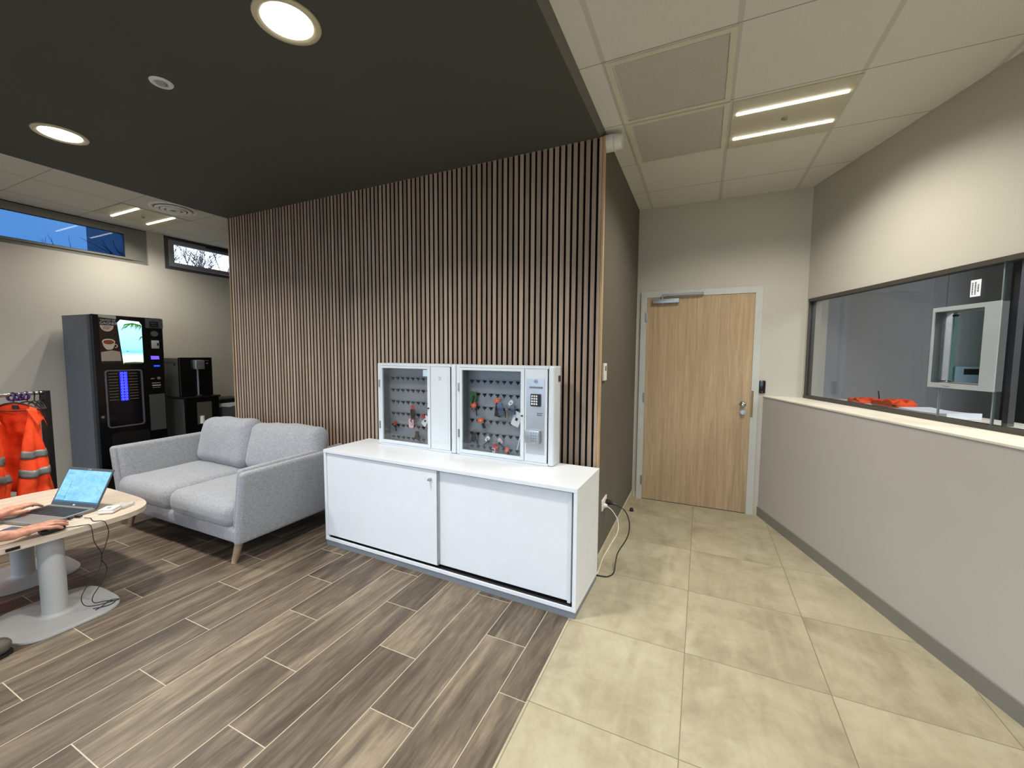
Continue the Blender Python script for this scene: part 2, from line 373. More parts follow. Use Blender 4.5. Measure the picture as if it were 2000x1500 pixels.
m_floorw = plank_floor(); m_floort = tile_floor()
m_wall = wall_mat('light_greige_plaster', (186, 181, 169)); m_wall_d = wall_mat('dark_taupe_plaster', (96, 92, 82)); m_soffit = wall_mat('dark_bronze_soffit_paint', (78, 78, 72), .1)
m_halfwall = wall_mat('warm_grey_half_wall', (188, 181, 173)); m_ceil = ceil_mat('white_ceiling_tiles', .124, -.6054, (212, 209, 199)); m_ceil_l = ceil_mat('white_ceiling_tiles_lounge', -4.57, -.63, (206, 203, 192))
m_ledge = mat('cream_ledge_laminate', (226, 219, 202), .4); m_base_grey = mat('grey_skirting', (128, 124, 116), .5); m_base_tile = mat('beige_tile_skirting', (182, 172, 148), .5, var=.1)
m_fr = mat('dark_taupe_window_profile', (64, 60, 53), .45); m_frgrey = mat('grey_window_profile', (120, 118, 110), .45); m_frdark = mat('charcoal_window_profile', (72, 72, 74), .4)
m_black = mat('black_plastic', (16, 16, 18), .35); m_blackg = mat('gloss_black_plastic', (10, 10, 12), .12); m_matblack = mat('matt_black_metal', (22, 22, 24), .55); m_felt = mat('black_felt', (9, 9, 9), .95)
m_white = mat('white_melamine', (222, 226, 230), .38, var=.015); m_whitem = mat('white_powder_coated_steel', (210, 216, 219), .35, var=.02); m_plastic_w = mat('white_plastic', (225, 222, 214), .4)
m_alu = mat('brushed_aluminium', (176, 178, 180), .35, metal=.8, var=.08, vs=30); m_chrome = mat('chrome', (205, 205, 205), .15, metal=1); m_steel = mat('stainless_steel_plate', (196, 198, 200), .28, metal=.75, var=.08)
m_plinth = mat('grey_plinth', (116, 122, 128), .5); m_fabric = fabric_mat(); m_slat = slat_mat()
m_oak = wood_mat('oak_laminate_door', [(158, 134, 102), (174, 149, 116), (188, 164, 130)], 2, 2.2, stretch=.035); m_trimoak = wood_mat('oak_edge_trim', [(160, 128, 92), (184, 152, 112), (204, 172, 130)], 2, 1)
m_leg = wood_mat('walnut_tinted_leg', [(128, 104, 84), (152, 126, 104), (172, 148, 124)], 2, 2); m_table = wood_mat('pale_oak_tabletop', [(176, 161, 143), (190, 176, 158), (204, 191, 174)], 1, .9, .45)
m_pedestal = mat('light_grey_powder_coat', (176, 176, 174), .5, bump=.1, bs=400); m_orange = vest_mat(); m_refl = mat('silver_reflective_tape', (128, 130, 128), .45, metal=.2, var=.1, vs=40)
m_purple = mat('purple_plastic', (62, 28, 92), .4); m_brass = mat('aged_brass', (140, 112, 68), .4, metal=.7)
m_paper = mat('white_paper', (232, 234, 238), .7); m_bag = mat('clear_plastic_bag', (210, 205, 198), .2); m_bag.node_tree.nodes['Principled BSDF'].inputs['Alpha'].default_value = .55
m_vend_side = mat('grey_blue_metal_side', (98, 106, 116), .38, metal=.35, var=.04); m_vend_grey = mat('dark_grey_metal_panel', (74, 76, 76), .45); m_graph = mat('graphite_panel', (82, 84, 81), .4)
m_skin = None
m_led = emat('led_white', (255, 248, 228), 9); m_down = emat('downlight_diffuser', (255, 248, 230), 7)

# ------------------------------------------------------------------ room shell
FT = .02
def plane_struct(name, mb, m): return struct(mb.build(name, m))
# walls frame on the angled right side
dv = Vector((.326, -.945, 0)).normalized(); nv = Vector((-dv.y, dv.x, 0))      # along the wall towards the viewer / out of the room
Lp = Vector((1.15, D, 0)); Up = Vector((1.4465, D, 0)); SLEN = 7.3
AW = Matrix(((dv.x, nv.x, 0, Up.x), (dv.y, nv.y, 0, Up.y), (0, 0, 1, 0), (0, 0, 0, 1)))   # local (s, outwards, z) of the upper wall plane
off = (Lp-Up).dot(nv)     # negative: half wall stands this far in front
s_off = (Lp-Up).dot(dv)
tE = 7.3
pr_ = AW @ Vector((tE, off, 0))
mb = MB(); mb.prism([(-.013, D), (-.013, YB), (3.7, YB), (1.15+.01, D)], -.05, 0); plane_struct('floor', mb, m_floort)
mb = MB(); mb.box(XL, -.013, YB, D, -.05, 0); plane_struct('floor', mb, m_floorw)
# interior floor behind the glass
mb = MB(); mb.prism([(1.15, D), (3.7, YB), (6.2, YB), (6.2, D)], -.05, 0); plane_struct('floor', mb, m_floort)
# rear-facing walls
mb = MB(); mb.box(-.0, 1.6, D, D+.12, 0, HC+.07); plane_struct('wall_door', mb, m_wall)
mb = MB(); mb.box(XL-.12, WX, D, D+.12, 0, HC+.07); plane_struct('wall_back_lounge', mb, m_wall)
# core block behind the slatted cladding
mb = MB(); mb.box(WX, 0, .035, D+.1, 0, HC+.07); plane_struct('wall_core', mb, m_wall_d)
# left wall with clerestory openings
mb = MB(); z0 = 2.546
mb.box(XL-.25, XL, YB, D, 0, z0); mb.box(XL-.25, XL, -.02, .15, z0, HC); mb.box(XL-.25, XL, 1.35, D, z0, HC); mb.box(XL-.25, XL, YB, -4.5, z0, HC); mb.box(XL-.25, XL, YB, D, HC, HC+.1)
plane_struct('wall_left', mb, m_wall)
# rear wall behind the viewer with its glazing opening
mb = MB(); mb.box(XL-.25, 3.8, YB-.15, YB, 0, .3); mb.box(XL-.25, 3.8, YB-.15, YB, 2.6, HC+.07); mb.box(XL-.25, -5.1, YB-.15, YB, .3, 2.6); mb.box(2.2, 3.8, YB-.15, YB, .3, 2.6)
plane_struct('wall_rear', mb, m_wall)
mb = MB(); mb.frame(-5.1, 2.2, .3, 2.6, .06, YB-.1, YB-.04)
for i in range(1, 5): mb.box(-5.1+i*1.46-.03, -5.1+i*1.46+.03, YB-.1, YB-.04, .36, 2.54)
w0 = plane_struct('window_4', mb, m_frdark)
mb = MB(); mb.box(-5.04, 2.14, YB-.075, YB-.07, .36, 2.54); mb.build('glass_pane', glass('clear_glass_rear', (.95, .97, .98)), w0)
# right: half wall, upper wall, ends
mb = MB(); mb.box(s_off, SLEN, off, .40, 0, 1.118, M=AW); plane_struct('wall_right_lower', mb, m_halfwall)
mb = MB(); mb.box(-.02, SLEN, 0, .12, 1.99, HC+.07, M=AW); mb.box(-.1, .035, 0, .12, 1.118, 1.99, M=AW); mb.box(4.6, SLEN, 0, .12, 1.13, 1.99, M=AW); plane_struct('wall_right_upper', mb, m_wall)
mb = MB(); mb.box(s_off-.005, SLEN, off-.004, .40, 1.118, 1.128, M=AW); lt = plane_struct('trim_1', mb, m_ledge)
# skirting
mb = MB(); mb.box(s_off+.01, SLEN, off-.012, off, 0, .085, M=AW); plane_struct('baseboard_right', mb, m_base_grey)
mb = MB(); mb.box(0, .011, .036, D-.012, 0, .075); plane_struct('baseboard_core', mb, m_base_tile)
mb = MB(); mb.box(.0, .044, D-.011, D, 0, .075); mb.box(1.109, 1.152, D-.011, D, 0, .075); plane_struct('baseboard_door', mb, m_base_tile)
mb = MB(); mb.box(XL, XL+.011, YB, D, 0, .075); plane_struct('baseboard_left', mb, m_base_tile)
# ceilings
mb = MB(); mb.prism([(.0, D+.1), (0, YB-.1), (3.85, YB-.1), (1.45, D+.1)], HC, HC+.08); plane_struct('ceiling', mb, m_ceil)
mb = MB(); mb.box(XL-.2, WX, YB, D+.1, HC, HC+.08); plane_struct('ceiling', mb, m_ceil_l)
mb = MB(); mb.box(WX, -.027, YB, .036, HS, HC+.08); plane_struct('ceiling', mb, m_soffit)
mb = MB(); mb.add([(-.027, YB, HS), (0, YB, HC), (0, .036, HC), (-.027, .036, HS), (-.027, YB, HC+.02), (-.027, .036, HC+.02), (0, YB, HC+.02), (0, .036, HC+.02)], [(0, 1, 2, 3), (0, 4, 6, 1), (3, 2, 7, 5), (1, 6, 7, 2)])
plane_struct('trim_2', mb, mat('bronze_edge_trim', (98, 95, 84), .5))
# room behind the glass
m_int = wall_mat('slate_grey_office_wall', (136, 139, 142), .1)
mb = MB(); mb.box(1.6, 6.2, D, D+.12, 0, HC); plane_struct('wall_office_back', mb, m_int)
mb = MB(); mb.box(6.2, 6.3, YB, D+.1, 0, HC); plane_struct('wall_office_side', mb, m_int)
mb = MB(); mb.box(3.7, 6.3, YB-.1, YB, 0, HC); plane_struct('wall_office_rear', mb, m_int)
mb = MB(); mb.prism([(1.44, D+.1), (3.75, YB), (6.3, YB), (6.3, D+.1)], HC, HC+.08); plane_struct('ceiling', mb, m_int)

# ------------------------------------------------------------------ slatted wall
t = wthing('slatted_wall_panel', 'oak slat cladding on black felt covering the wall behind sofa and key cabinets', 'wall panel', (WX, 0, 0))
mb = MB(); mb.box(WX, -.001, .024, .035, 0, HS); wb(mb, 'felt_backing', m_felt, t)
mb = MB(); pitch = .04343
k = 0
while True:
    gc = -.0378-.04343*k
    x1 = gc-.0077; x0 = gc-.04343+.0077
    if x0 < WX+.01: x0 = WX+.014
    if x1 <= x0+.004: break
    mb.cur = 1; mb.box(x0, x1, .0012, .024, .004, HS-.001); mb.cur = 0; mb.box(x0, x1, 0, .0012, .004, HS-.001); k += 1
mb.cur = 1; mb.box(-.0301, -.0095, .0012, .024, .004, HS-.001); mb.cur = 0; mb.box(-.0301, -.0095, 0, .0012, .004, HS-.001)
sl = wb(mb, 'slats', [m_slat, mat('black_core_board', (20, 18, 17), .9)], t)
mb = MB(); mb.box(-.0075, .006, -.001, .036, 0, HS); wb(mb, 'end_trim', m_trimoak, t)
mb = MB(); mb.box(WX-.004, WX+.008, -.001, .036, 0, HS); wb(mb, 'end_trim', m_trimoak, t)

# ------------------------------------------------------------------ door
t = struct(MB().frame(.045, 1.108, 0, 2.13, .058, D-.025, D, wb=0.0001).build('door_1', mat('pale_grey_door_frame', (186, 186, 178), .45))); mod_bevel(t, .003)
mb = MB(); mb.box(.104, 1.05, D-.018, D-.001, .006, 2.073, b=.0015); leaf = mb.build('door_leaf', m_oak, t)
mb = MB(); mb.box(.104, 1.05, D-.0178, D-.0005, 0.0005, .0055); mb.build('threshold_shade', m_black, t)  # black strip paints the shade in the gap under the leaf
for z in (1.879, 1.067, .203):
    mb = MB(); mb.cyl((.098, D-.03, z-.045), (.098, D-.03, z+.045), .007, seg=10); mb.box(.085, .112, D-.0265, D-.0245, z-.045, z+.045); mb.build('hinge', m_alu, t)
kn = MB(); kp = (.985, D-.018, 1.045)
kn.cyl(kp, (kp[0], D-.024, kp[2]), .027); kn.cyl((kp[0], D-.024, kp[2]), (kp[0], D-.05, kp[2]), .011)
Mk = Matrix.Translation((kp[0], D-.062, kp[2])) @ Matrix.Rotation(R(90), 4, 'X'); kn.lathe([(0.0, .02), (.012, .019), (.024, .012), (.028, 0), (.024, -.01), (.012, -.014)], M=Mk)
kn.build('door_knob', m_chrome, t)
kn = MB(); kn.cyl((.988, D-.018, .972), (.988, D-.026, .972), .026); kn.cyl((.988, D-.026, .972), (.988, D-.05, .972), .022, .019); kn.cyl((.988, D-.05, .972), (.988, D-.052, .972), .008); kn.build('lock_cylinder', m_alu, t)
mb = MB(); mb.box(1.052, 1.070, D-.0275, D-.0245, .926, 1.172); mb.build('strike_plate', m_brass, t)
cl = thing('door_closer', 'silver hydraulic door closer with arm at top of oak door', 'door closer', (.28, D-.018, 2.03))
mb = MB(); mb.rbox((0, -.02, .0), (.25, .038, .045), .006, k=1); mb.build('body', m_alu, cl)
mb = MB(); mb.cyl((-.035, -.025, -.03), (-.035, -.025, .045), .012); mb.build('spindle', m_chrome, cl)
mb = MB(); mb.box(-.035, .34, -.052, -.028, .05, .064, b=.003, M=Matrix.Translation((0, 0, 0)) @ Matrix.Rotation(R(-.6), 4, 'Y')); mb.build('arm', m_chrome, cl)
mb = MB(); mb.box(.0, .34, -.028, -.007, .048, .066, b=.002); mb.build('slide_rail', m_alu, cl)
o = MB(); o.rbox((0, -.009, 0), (.05, .018, .118), .008, k=2); o = o.build('card_reader', m_blackg, None, (1.1385, D, 1.21)); tag(o, 'black access card reader mounted on wall right of the oak door', 'card reader')
mb = MB(); mb.box(-.007, .007, -.0185, -.0175, -.05, -.042); mb.build('status_light', mat('dark_red_lens', (120, 60, 60), .3), o)
o = MB(); o.lathe([(0, .03), (.012, .029), (.016, .022), (.017, .01), (.02, .004), (.02, 0), (0, 0)], seg=24); o = o.build('door_stop', m_black, None, (.062, 1.22, 0)); tag(o, 'small round black rubber door stop on beige floor tiles', 'door stop')

# ------------------------------------------------------------------ interior window in the right wall
win = struct(MB().box(.035, 4.6, -.012, .05, 1.128, 1.152, M=AW).box(.035, 4.6, -.012, .05, 1.966, 1.992, M=AW).box(.033, .042, -.006, .05, 1.15, 1.97, M=AW).build('window_3', m_fr))
m_tint = glass('smoked_office_glass', (.76, .78, .79), .8)
mb = MB(); mb.box(.042, 1.277, .012, .020, 1.152, 1.966, M=AW); mb.build('glass_pane', m_tint, win)
mb = MB(); mb.box(1.281, 1.572, .012, .020, 1.152, 1.34, M=AW); mb.box(1.281, 1.572, .012, .020, 1.762, 1.966, M=AW); mb.box(1.281, 1.254+.02, .012, .02, 1.34, 1.762, M=AW); mb.box(1.545, 1.572, .012, .020, 1.34, 1.762, M=AW); mb.build('glass_pane', m_tint, win)
mb = MB(); mb.box(1.578, 4.6, .012, .020, 1.152, 1.966, M=AW); mb.build('glass_pane', m_tint, win)
mb = MB(); mb.box(1.277, 1.281, .010, .022, 1.152, 1.33, M=AW); mb.box(1.572, 1.578, .010, .022, 1.152, 1.966, M=AW); mb.build('glass_joint', mat('silicone_joint', (120, 128, 130), .4), win)
mb = MB(); mb.box(1.590, 1.617, .045, .075, 1.152, 1.966, M=AW); mb.build('mullion', m_frdark, win)
hang_ang = math.atan2(dv.y, dv.x)
hp = AW @ Vector((1.250, -.0, 0))
h = thing('service_hatch', 'aluminium framed sliding service hatch set in the smoked office window', 'service hatch', (hp.x, hp.y, 1.323), hang_ang)
mb = MB(); mb.frame(0, .364, 0, .453, .014, -.028, -.022, wr=.076, wt=.024, wb=.027); mod_bevel(mb.build('frame', mat('satin_silver_frame', (168, 174, 176), .4, metal=.2), h), .001)
mb = MB(); mb.frame(.004, .362, .003, .450, .010, -.022, .012, wr=.074, wt=.02, wb=.023); mb.build('casing', m_graph, h)
mb = MB(); mb.frame(.014, .288, .027, .429, .006, .012, .06); mb.build('inner_track', m_alu, h)
mb = MB(); mb.box(.055, .288, .040, .045, .030, .426); sp = mb.build('sliding_pane', glass('greenish_sliding_glass', (.78, .86, .86), .9), h)
mb = MB(); mb.box(.054, .060, .036, .049, .030, .426); mb.build('pane_edge', mat('green_glass_edge', (70, 96, 92), .2), h)
for xx, zz in ((.075, .405), (.25, .405), (.03, .034), (.075, .034), (.255, .034)): MB().box(xx-.011, xx+.011, .02, .036, zz-.006, zz+.006, b=.002).build('roller_clip', m_black, h)
mb = MB(); mb.cyl((.10, -.0352, .013), (.14, -.0352, .011), .0025, seg=8); mb.build('pull_mark', m_plinth, h)
sp_ = AW @ Vector((1.441, .0105, 0))
st = tag(MB().box(-.027, .027, -.0006, .0, -.044, .044).build('paper_notice', m_paper, None, (sp_.x, sp_.y, 1.861)), 'small white printed notice taped sideways on smoked glass above hatch', 'notice'); st.rotation_euler = (0, 0, hang_ang)
mink = mat('black_ink', (30, 30, 34), .8)
for i, L_ in enumerate((.032, .034, .020)):        # unreadable lines of print, broken into short strokes
    q = MB(); z_ = -L_
    while z_ < L_:
        w_ = random.uniform(.003, .007); q.box(-.0195+i*.015, -.0125+i*.015, -.0011, -.0006, z_, min(L_, z_+w_)); z_ += w_+.0022
    q.build('printed_line', mink, st)

# items on the shelf behind the glass
o = MB(); 
def crumple(P, u): 
    n_ = noise.noise(Vector((P.x*22, P.y*22, P.z*9+3)))*.03+noise.noise(Vector((P.x*60, P.y*60, 7)))*.014
    return (P.x, P.y, P.z+(n_ if P.z > 0 else 0))
def cloth_lump(sx, sy, sz, lab, loc, rz):
    o = MB(); o.rbox((0, 0, sz/2), (sx, sy, sz), sz*.45, k=3, n=14, fn=crumple); o = o.build('folded_vest', m_orange, None, loc); o.rotation_euler = (0, 0, rz); return tag(o, lab, 'safety vest', 'orange vests behind the glass')
area('office_fill_light', (3.9, -.6, HC-.03), (0, 0, 0), 1.2, 1.2, 105, color=(.97, .98, 1))  # added fill lamp, brightens the office seen through the glass
MB().box(3.3, 4.5, -1.2, .0, HC-.022, HC-.001).build('office_fill_panel', emat('office_fill_glow', (220, 235, 255), 1.2))  # added glowing panel at the office fill lamp
struct(bpy.data.objects['office_fill_panel'])
# positions expressed along the inner shelf
def on_shelf(s_, o_, z=1.129):
    p = AW @ Vector((s_, o_, 0)); return (p.x, p.y, z)
cloth_lump(.15, .12, .046, 'small crumpled orange vest nearest the oak door behind office glass', on_shelf(.505, .14), hang_ang)
cloth_lump(.22, .14, .046, 'larger crumpled orange vest lying on white papers behind office glass', on_shelf(.80, .14, 1.148), hang_ang+.1)
for i, (s_, o_, a_, w_, l_, lab) in enumerate(((.80, .19, .05, .24, .30, 'wide white paper sheet stack lying under the orange vest behind glass'), (1.10, .17, .10, .21, .30, 'white paper stack with curled edge on shelf behind the glass'))):
    o = MB(); o.rbox((0, 0, .009), (l_, w_, .018 if i == 0 else .03), .003, k=1, n=6, smooth=False, fn=lambda P, u: (P.x, P.y, P.z+(.008*u[0]**2 if P.z > 0 else 0))); o = o.build('paper_stack', m_paper, None, on_shelf(s_, o_, 1.129 if i == 0 else 1.135)); o.rotation_euler = (0, 0, hang_ang+a_); tag(o, lab, 'paper')
p = on_shelf(.61, .20, 1.128); o = MB(); o.cyl((0, 0, 0), (-.018, .0, .115), .005, .004, seg=10); o = tag(o.build('pen', m_black, None, p), 'black pen standing upright beside orange vests behind the glass', 'pen')
ip = thing('wall_intercom', 'light grey wall intercom with dark screen seen through the hatch', 'intercom', (2.50, D, 1.36))
mb = MB(); mb.rbox((0, -.012, 0), (.15, .024, .125), .005, k=1); mb.build('housing', mat('pale_blue_grey_plastic', (150, 172, 190), .4), ip)
mb = MB(); mb.box(-.025, .06, -.026, -.0235, -.0, .045); mb.build('screen', m_blackg, ip)
tcb = thing('tall_cabinet', 'dark tall cabinet standing in the office behind the smoked glass', 'cabinet', (3.2, D-.25, 0))
mb = MB(); mb.box(-.5, .5, -.2, .24, 0, 2.5); mb.build('body', mat('navy_grey_steel', (44, 50, 58), .5), tcb)
for i in (0, 1):
    mb = MB(); mb.box(-.495+.5*i, -.005+.5*i, -.22, -.201, .05, 2.48, b=.003); mb.build('door', mat('navy_grey_steel_door', (48, 54, 62), .5), tcb)

# ------------------------------------------------------------------ clerestory windows
def window_left(nm, y0, y1, zb, zt, glassm, sash, recess=.06):
    X = XL-recess
    mb = MB(); 
    mb.box(X-.05, X, y0, y1, zb, zb+.035); mb.box(X-.05, X, y0, y1, zt-.035, zt); mb.box(X-.05, X, y0, y0+.04, zb+.035, zt-.035); mb.box(X-.05, X, y1-.04, y1, zb+.035, zt-.035)
    w_ = struct(mb.build(nm, sash)); return w_, X
g_blue = glass('blue_solar_glass', (.19, .30, .415), .5)
w1, X = window_left('window_1', -4.5, -.025, 2.55, 2.95, None, m_frgrey, .022)
mb = MB(); mb.box(X-.03, X+.015, -4.46, -.235, 2.585, 2.605); mb.box(X-.03, X+.015, -4.46, -.235, 2.868, 2.915); mb.box(X-.03, X+.015, -.235, -.155, 2.585, 2.915); mb.build('sash', m_frgrey, w1)
mb = MB(); mb.box(X-.03, X+.006, -.155, -.065, 2.585, 2.915); mb.build('infill_panel', m_frgrey, w1)
mb = MB(); mb.box(X+.0, X+.004, -4.46, -.235, 2.605, 2.61); mb.box(X, X+.004, -4.46, -.235, 2.863, 2.868); mb.box(X, X+.004, -.24, -.235, 2.605, 2.868); mb.build('gasket', m_black, w1)
mb = MB(); mb.box(X-.014, X-.008, -4.46, -.235, 2.605, 2.868); mb.build('glass_pane', g_blue, w1)
w2, X = window_left('window_2', .155, 1.345, 2.55, 2.945, None, m_frdark, .004)
mb = MB(); mb.frame(.2, 1.30, 2.59, 2.915, .048, X-.03, X+.02)
for i in range(len(mb.v)): v_ = mb.v[i]; mb.v[i] = Vector((v_.y, v_.x, v_.z))
for i in range(len(mb.f)): mb.f[i] = mb.f[i][::-1]
mb.build('sash', mat('light_grey_sash', (128, 128, 130), .45), w2)
mb = MB(); mb.box(X-.01, X-.004, .24, 1.26, 2.62, 2.88); mb.build('glass_pane', glass('clear_glass', (.96, .98, .99), .6), w2)
mb = MB(); mb.box(X+.02, X+.045, .62, .95, 2.90, 2.925); mb.build('stay_arm', m_black, w2)
# outside: bare trees and a pale building edge
m_bark = mat('dark_bare_bark', (58, 48, 40), .9)
def tree(x, y, seed, lab, TR=.06, S=1.2):
    rr = random.Random(seed); mb = MB()
    def br(p, d, L, r, n):
        pts = [p]; q = Vector(p); dd = Vector(d)
        for i in range(4):
            dd = (dd+Vector((rr.uniform(-.18, .18), rr.uniform(-.18, .18), rr.uniform(-.05, .12)))).normalized(); q = q+dd*L/4; pts.append(q.copy())
        mb.tube(pts, [r*(1-.13*i) for i in range(5)], 6)
        if n > 0:
            for i in range(3 if n > 2 else 4):
                b = pts[rr.choice((2, 3, 4))]; nd = (dd+Vector((rr.uniform(-.9, .9), rr.uniform(-.9, .9), rr.uniform(.0, .5)))).normalized(); br(b, nd, L*rr.uniform(.6, .8), max(r*.55, .006), n-1)
    br(Vector((0, 0, 0)), (0, 0, 1), 2.0, TR, 5)
    o = mb.build('bare_tree', m_bark, None, (x, y, 0)); o.scale = (S, S, S); return tag(o, lab, 'tree')
tree(-10.8, 4.15, 4, 'bare branching winter tree outside behind the small tilted window')
tree(-19.5, 6.3, 11, 'bare winter tree outside seen through right end of blue glass', .05, 1.35)
o = MB(); o.box(-3, -1, 2.06, 3.3, 0, 8); o = tag(o.build('building', mat('pale_blue_grey_facade', (120, 130, 150), .8), None, (-13, 1.1, 0)), 'plain grey building edge outside seen through the blue glass', 'building')
o = struct(MB().box(-40, XL-.26, -30, 30, -.1, -.05).build('ground', mat('outdoor_paving', (110, 108, 100), .9)))
o = struct(MB().box(-40, 40, -40, YB-.16, -.1, -.05).build('ground', mat('outdoor_paving_rear', (120, 118, 112), .9)))

# ------------------------------------------------------------------ ceiling fixtures
PW_LED = 8.5; PW_DOWN = 18; SPREAD = 142; C_LED = (1, .96, .87); C_DOWN = (1, .965, .90)
def panel_light(x, y, lab, pw=1.0):
    t = thing('ceiling_light', lab, 'ceiling light', (x, y, HC), 0)
    mb = MB(); mb.box(-.295, .295, -.295, .295, -.006, .0); mb.build('housing', mat('light_panel_housing', (188, 182, 160), .5), t)
    for s in (-1, 1):
        mb = MB(); mb.box(-.272, .272, s*.155-.010, s*.155+.010, -.012, -.004, b=.003); mb.build('led_strip', m_led, t)
        l = bpy.data.lights.new('led_strip_light', 'AREA'); l.shape = 'RECTANGLE'; l.size = .54; l.size_y = .02; l.energy = PW_LED*pw; l.color = C_LED; l.spread = R(SPREAD)
        lo_ = bpy.data.objects.new('led_strip_light', l); COL.objects.link(lo_); lo_.location = (x, y+s*.155, HC-.014)
    mb = MB(); mb.cyl((-.0, 0, -.006), (0, 0, -.02), .012, .010, seg=14); mb.box(-.02, -.004, -.004, .02, -.012, -.006); mb.build('sensor', m_base_grey, t)
    return t
panel_light(1.033, .312, 'recessed square panel with two glowing strips right of the ceiling vents')
panel_light(-4.872, -.332, 'recessed square panel with two glowing strips above the vending machine', .68)
panel_light(1.633, -2.088, 'added square fill panel with two glowing strips above the viewer in the tiled aisle')  # added panel out of view, lifts the overhead light in the aisle
panel_light(2.23, -4.088, 'recessed square panel with two glowing strips above tiled aisle behind viewer')
panel_light(-4.872, -3.93, 'recessed square panel with two glowing strips in lounge ceiling behind viewer')
def downlight(x, y, lab):
    t = thing('downlight', lab, 'downlight', (x, y, HS), 0, None)
    mb = MB(); mb.lathe([(.100, -.003), (.112, -.010), (.130, -.008), (.134, 0), (.100, 0)], seg=48); mb.build('trim_ring', mat('cream_trim_ring', (205, 195, 165), .4), t)
    mb = MB(); mb.lathe([(0.0001, -.004), (.101, -.004), (.101, -.0005)], seg=48); mb.build('diffuser', m_down, t)
    l = bpy.data.lights.new('downlight_light', 'AREA'); l.shape = 'DISK'; l.size = .19; l.energy = PW_DOWN; l.color = C_DOWN; l.spread = R(130)
    lo_ = bpy.data.objects.new('downlight_light', l); COL.objects.link(lo_); lo_.location = (x, y, HS-.012)
    return t
dl = downlight(-3.21, -1.475, 'round glowing recessed downlight near left end of dark soffit')
downlight(-1.03, -1.475, 'round glowing recessed downlight in dark soffit at top centre')
downlight(-3.21, -3.6, 'round recessed downlight in dark soffit behind viewer, lounge side')
downlight(-1.03, -3.6, 'round recessed downlight in dark soffit behind viewer, aisle side')
t = thing('presence_detector', 'small white round detector between the two soffit downlights', 'detector', (-2.0, -1.48, HS))
mb = MB(); mb.lathe([(.0, -.001), (.03, -.001), (.032, -.008), (.048, -.006), (.052, 0)], seg=32); mb.build('rim', m_plastic_w, t)
mb = MB(); mb.lathe([(.0001, -.016), (.014, -.015), (.024, -.009), (.026, -.002)], seg=24); mb.build('lens', mat('milky_lens', (150, 150, 148), .3), t)
m_perf = perf_mat(); m_ventfr = mat('vent_frame_paint', (206, 200, 182), .5)
for (y0, y1, lab) in ((-.598, -.012, 'grey perforated ceiling vent panel nearer the viewer, of the pair'), (.002, .59, 'grey perforated ceiling vent panel nearer the oak door, of the pair')):
    t = wthing('ceiling_vent', lab, 'ceiling vent', (.424, (y0+y1)/2, HC), 'perforated ceiling vents')
    mb = MB(); 
    mb.box(.130, .718, y0, y0+.028, HC-.008, HC); mb.box(.130, .718, y1-.028, y1, HC-.008, HC); mb.box(.130, .158, y0+.028, y1-.028, HC-.008, HC); mb.box(.69, .718, y0+.028, y1-.028, HC-.008, HC); wb(mb, 'frame', m_ventfr, t)
    mb = MB(); mb.box(.170, .684, y0+.033, y1-.033, HC-.006, HC-.001); wb(mb, 'perforated_plate', m_perf, t)
t = thing('air_diffuser', 'round white air diffuser with rings in lounge ceiling by soffit', 'air diffuser', (-4.30, -.325, HC))
for i, (r0, z_) in enumerate(((.195, .0), (.150, -.010), (.105, -.014), (.060, -.016))):
    mb = MB(); mb.lathe([(r0, z_), (r0-.004, z_-.012), (r0-.035, z_+.0-.006), (r0-.033, z_-.001)], seg=48); mb.build('ring', m_plastic_w, t)
mb = MB(); mb.lathe([(.0001, -.001), (.17, -.001)], seg=40); mb.build('duct_opening', mat('diffuser_shadow_grey', (160, 156, 146), .8), t)
t = thing('alarm_siren', 'white cylindrical siren on wall corner beside top of slatted panel', 'alarm siren', (0, .06, 2.885))
mb = MB(); mb.cyl((.0, 0, 0), (.055, 0, 0), .052, .052, seg=36); mb.build('base', m_plastic_w, t)
mb = MB(); mb.cyl((.057, 0, 0), (.105, 0, 0), .050, .044, seg=36); mb.build('cap', m_plastic_w, t)
# wall switch and outlet on the taupe wall
t = wthing('wall_thermostat', 'small white thermostat with dark display on taupe wall by slats', 'thermostat', (0, .12, 1.378))
mb = MB(); mb.rbox((.008, .125, 1.378), (.016, .085, .12), .004, k=1); wb(mb, 'housing', m_plastic_w, t)
mb = MB(); mb.box(.0155, .0170, .105, .145, 1.385, 1.42); wb(mb, 'display', m_graph, t)
t = wthing('power_outlet', 'white double wall outlet low on taupe wall with plugs in', 'outlet', (0, .22, .40))
mb = MB(); mb.rbox((.005, .22, .405), (.010, .15, .082), .003, k=1); wb(mb, 'plate', m_plastic_w, t)
m_sock = mat('socket_recess', (190, 188, 182), .4)
for yy in (.185, .256): mb = MB(); mb.cyl((.011, yy, .405), (.0095, yy, .405), .021, seg=24); wb(mb, 'socket', m_sock, t)
def bez(pts, n=10):
    out = []; P = [Vector(p) for p in pts]; P = [P[0]*2-P[1]]+P+[P[-1]*2-P[-2]]
    for i in range(1, len(P)-2):
        for k in range(n):
            t_ = k/n; a, b, c_, d_ = P[i-1], P[i], P[i+1], P[i+2]
            out.append(.5*((2*b)+(-a+c_)*t_+(2*a-5*b+4*c_-d_)*t_*t_+(-a+3*b-3*c_+d_)*t_**3))
    out.append(P[-2]); return out
pc = wthing('power_cable', 'black power cord plugged in wall outlet and running behind white sideboard', 'power cord', (.05, .25, .40))
mb = MB(); mb.cyl((.011, .256, .405), (.045, .256, .400), .019, .018, seg=18); mb.cyl((.045, .256, .400), (.062, .258, .396), .017, .012, seg=18); mb.cyl((.062, .258, .396), (.095, .262, .388), .0095, .006, seg=14); wb(mb, 'plug', m_black, pc)
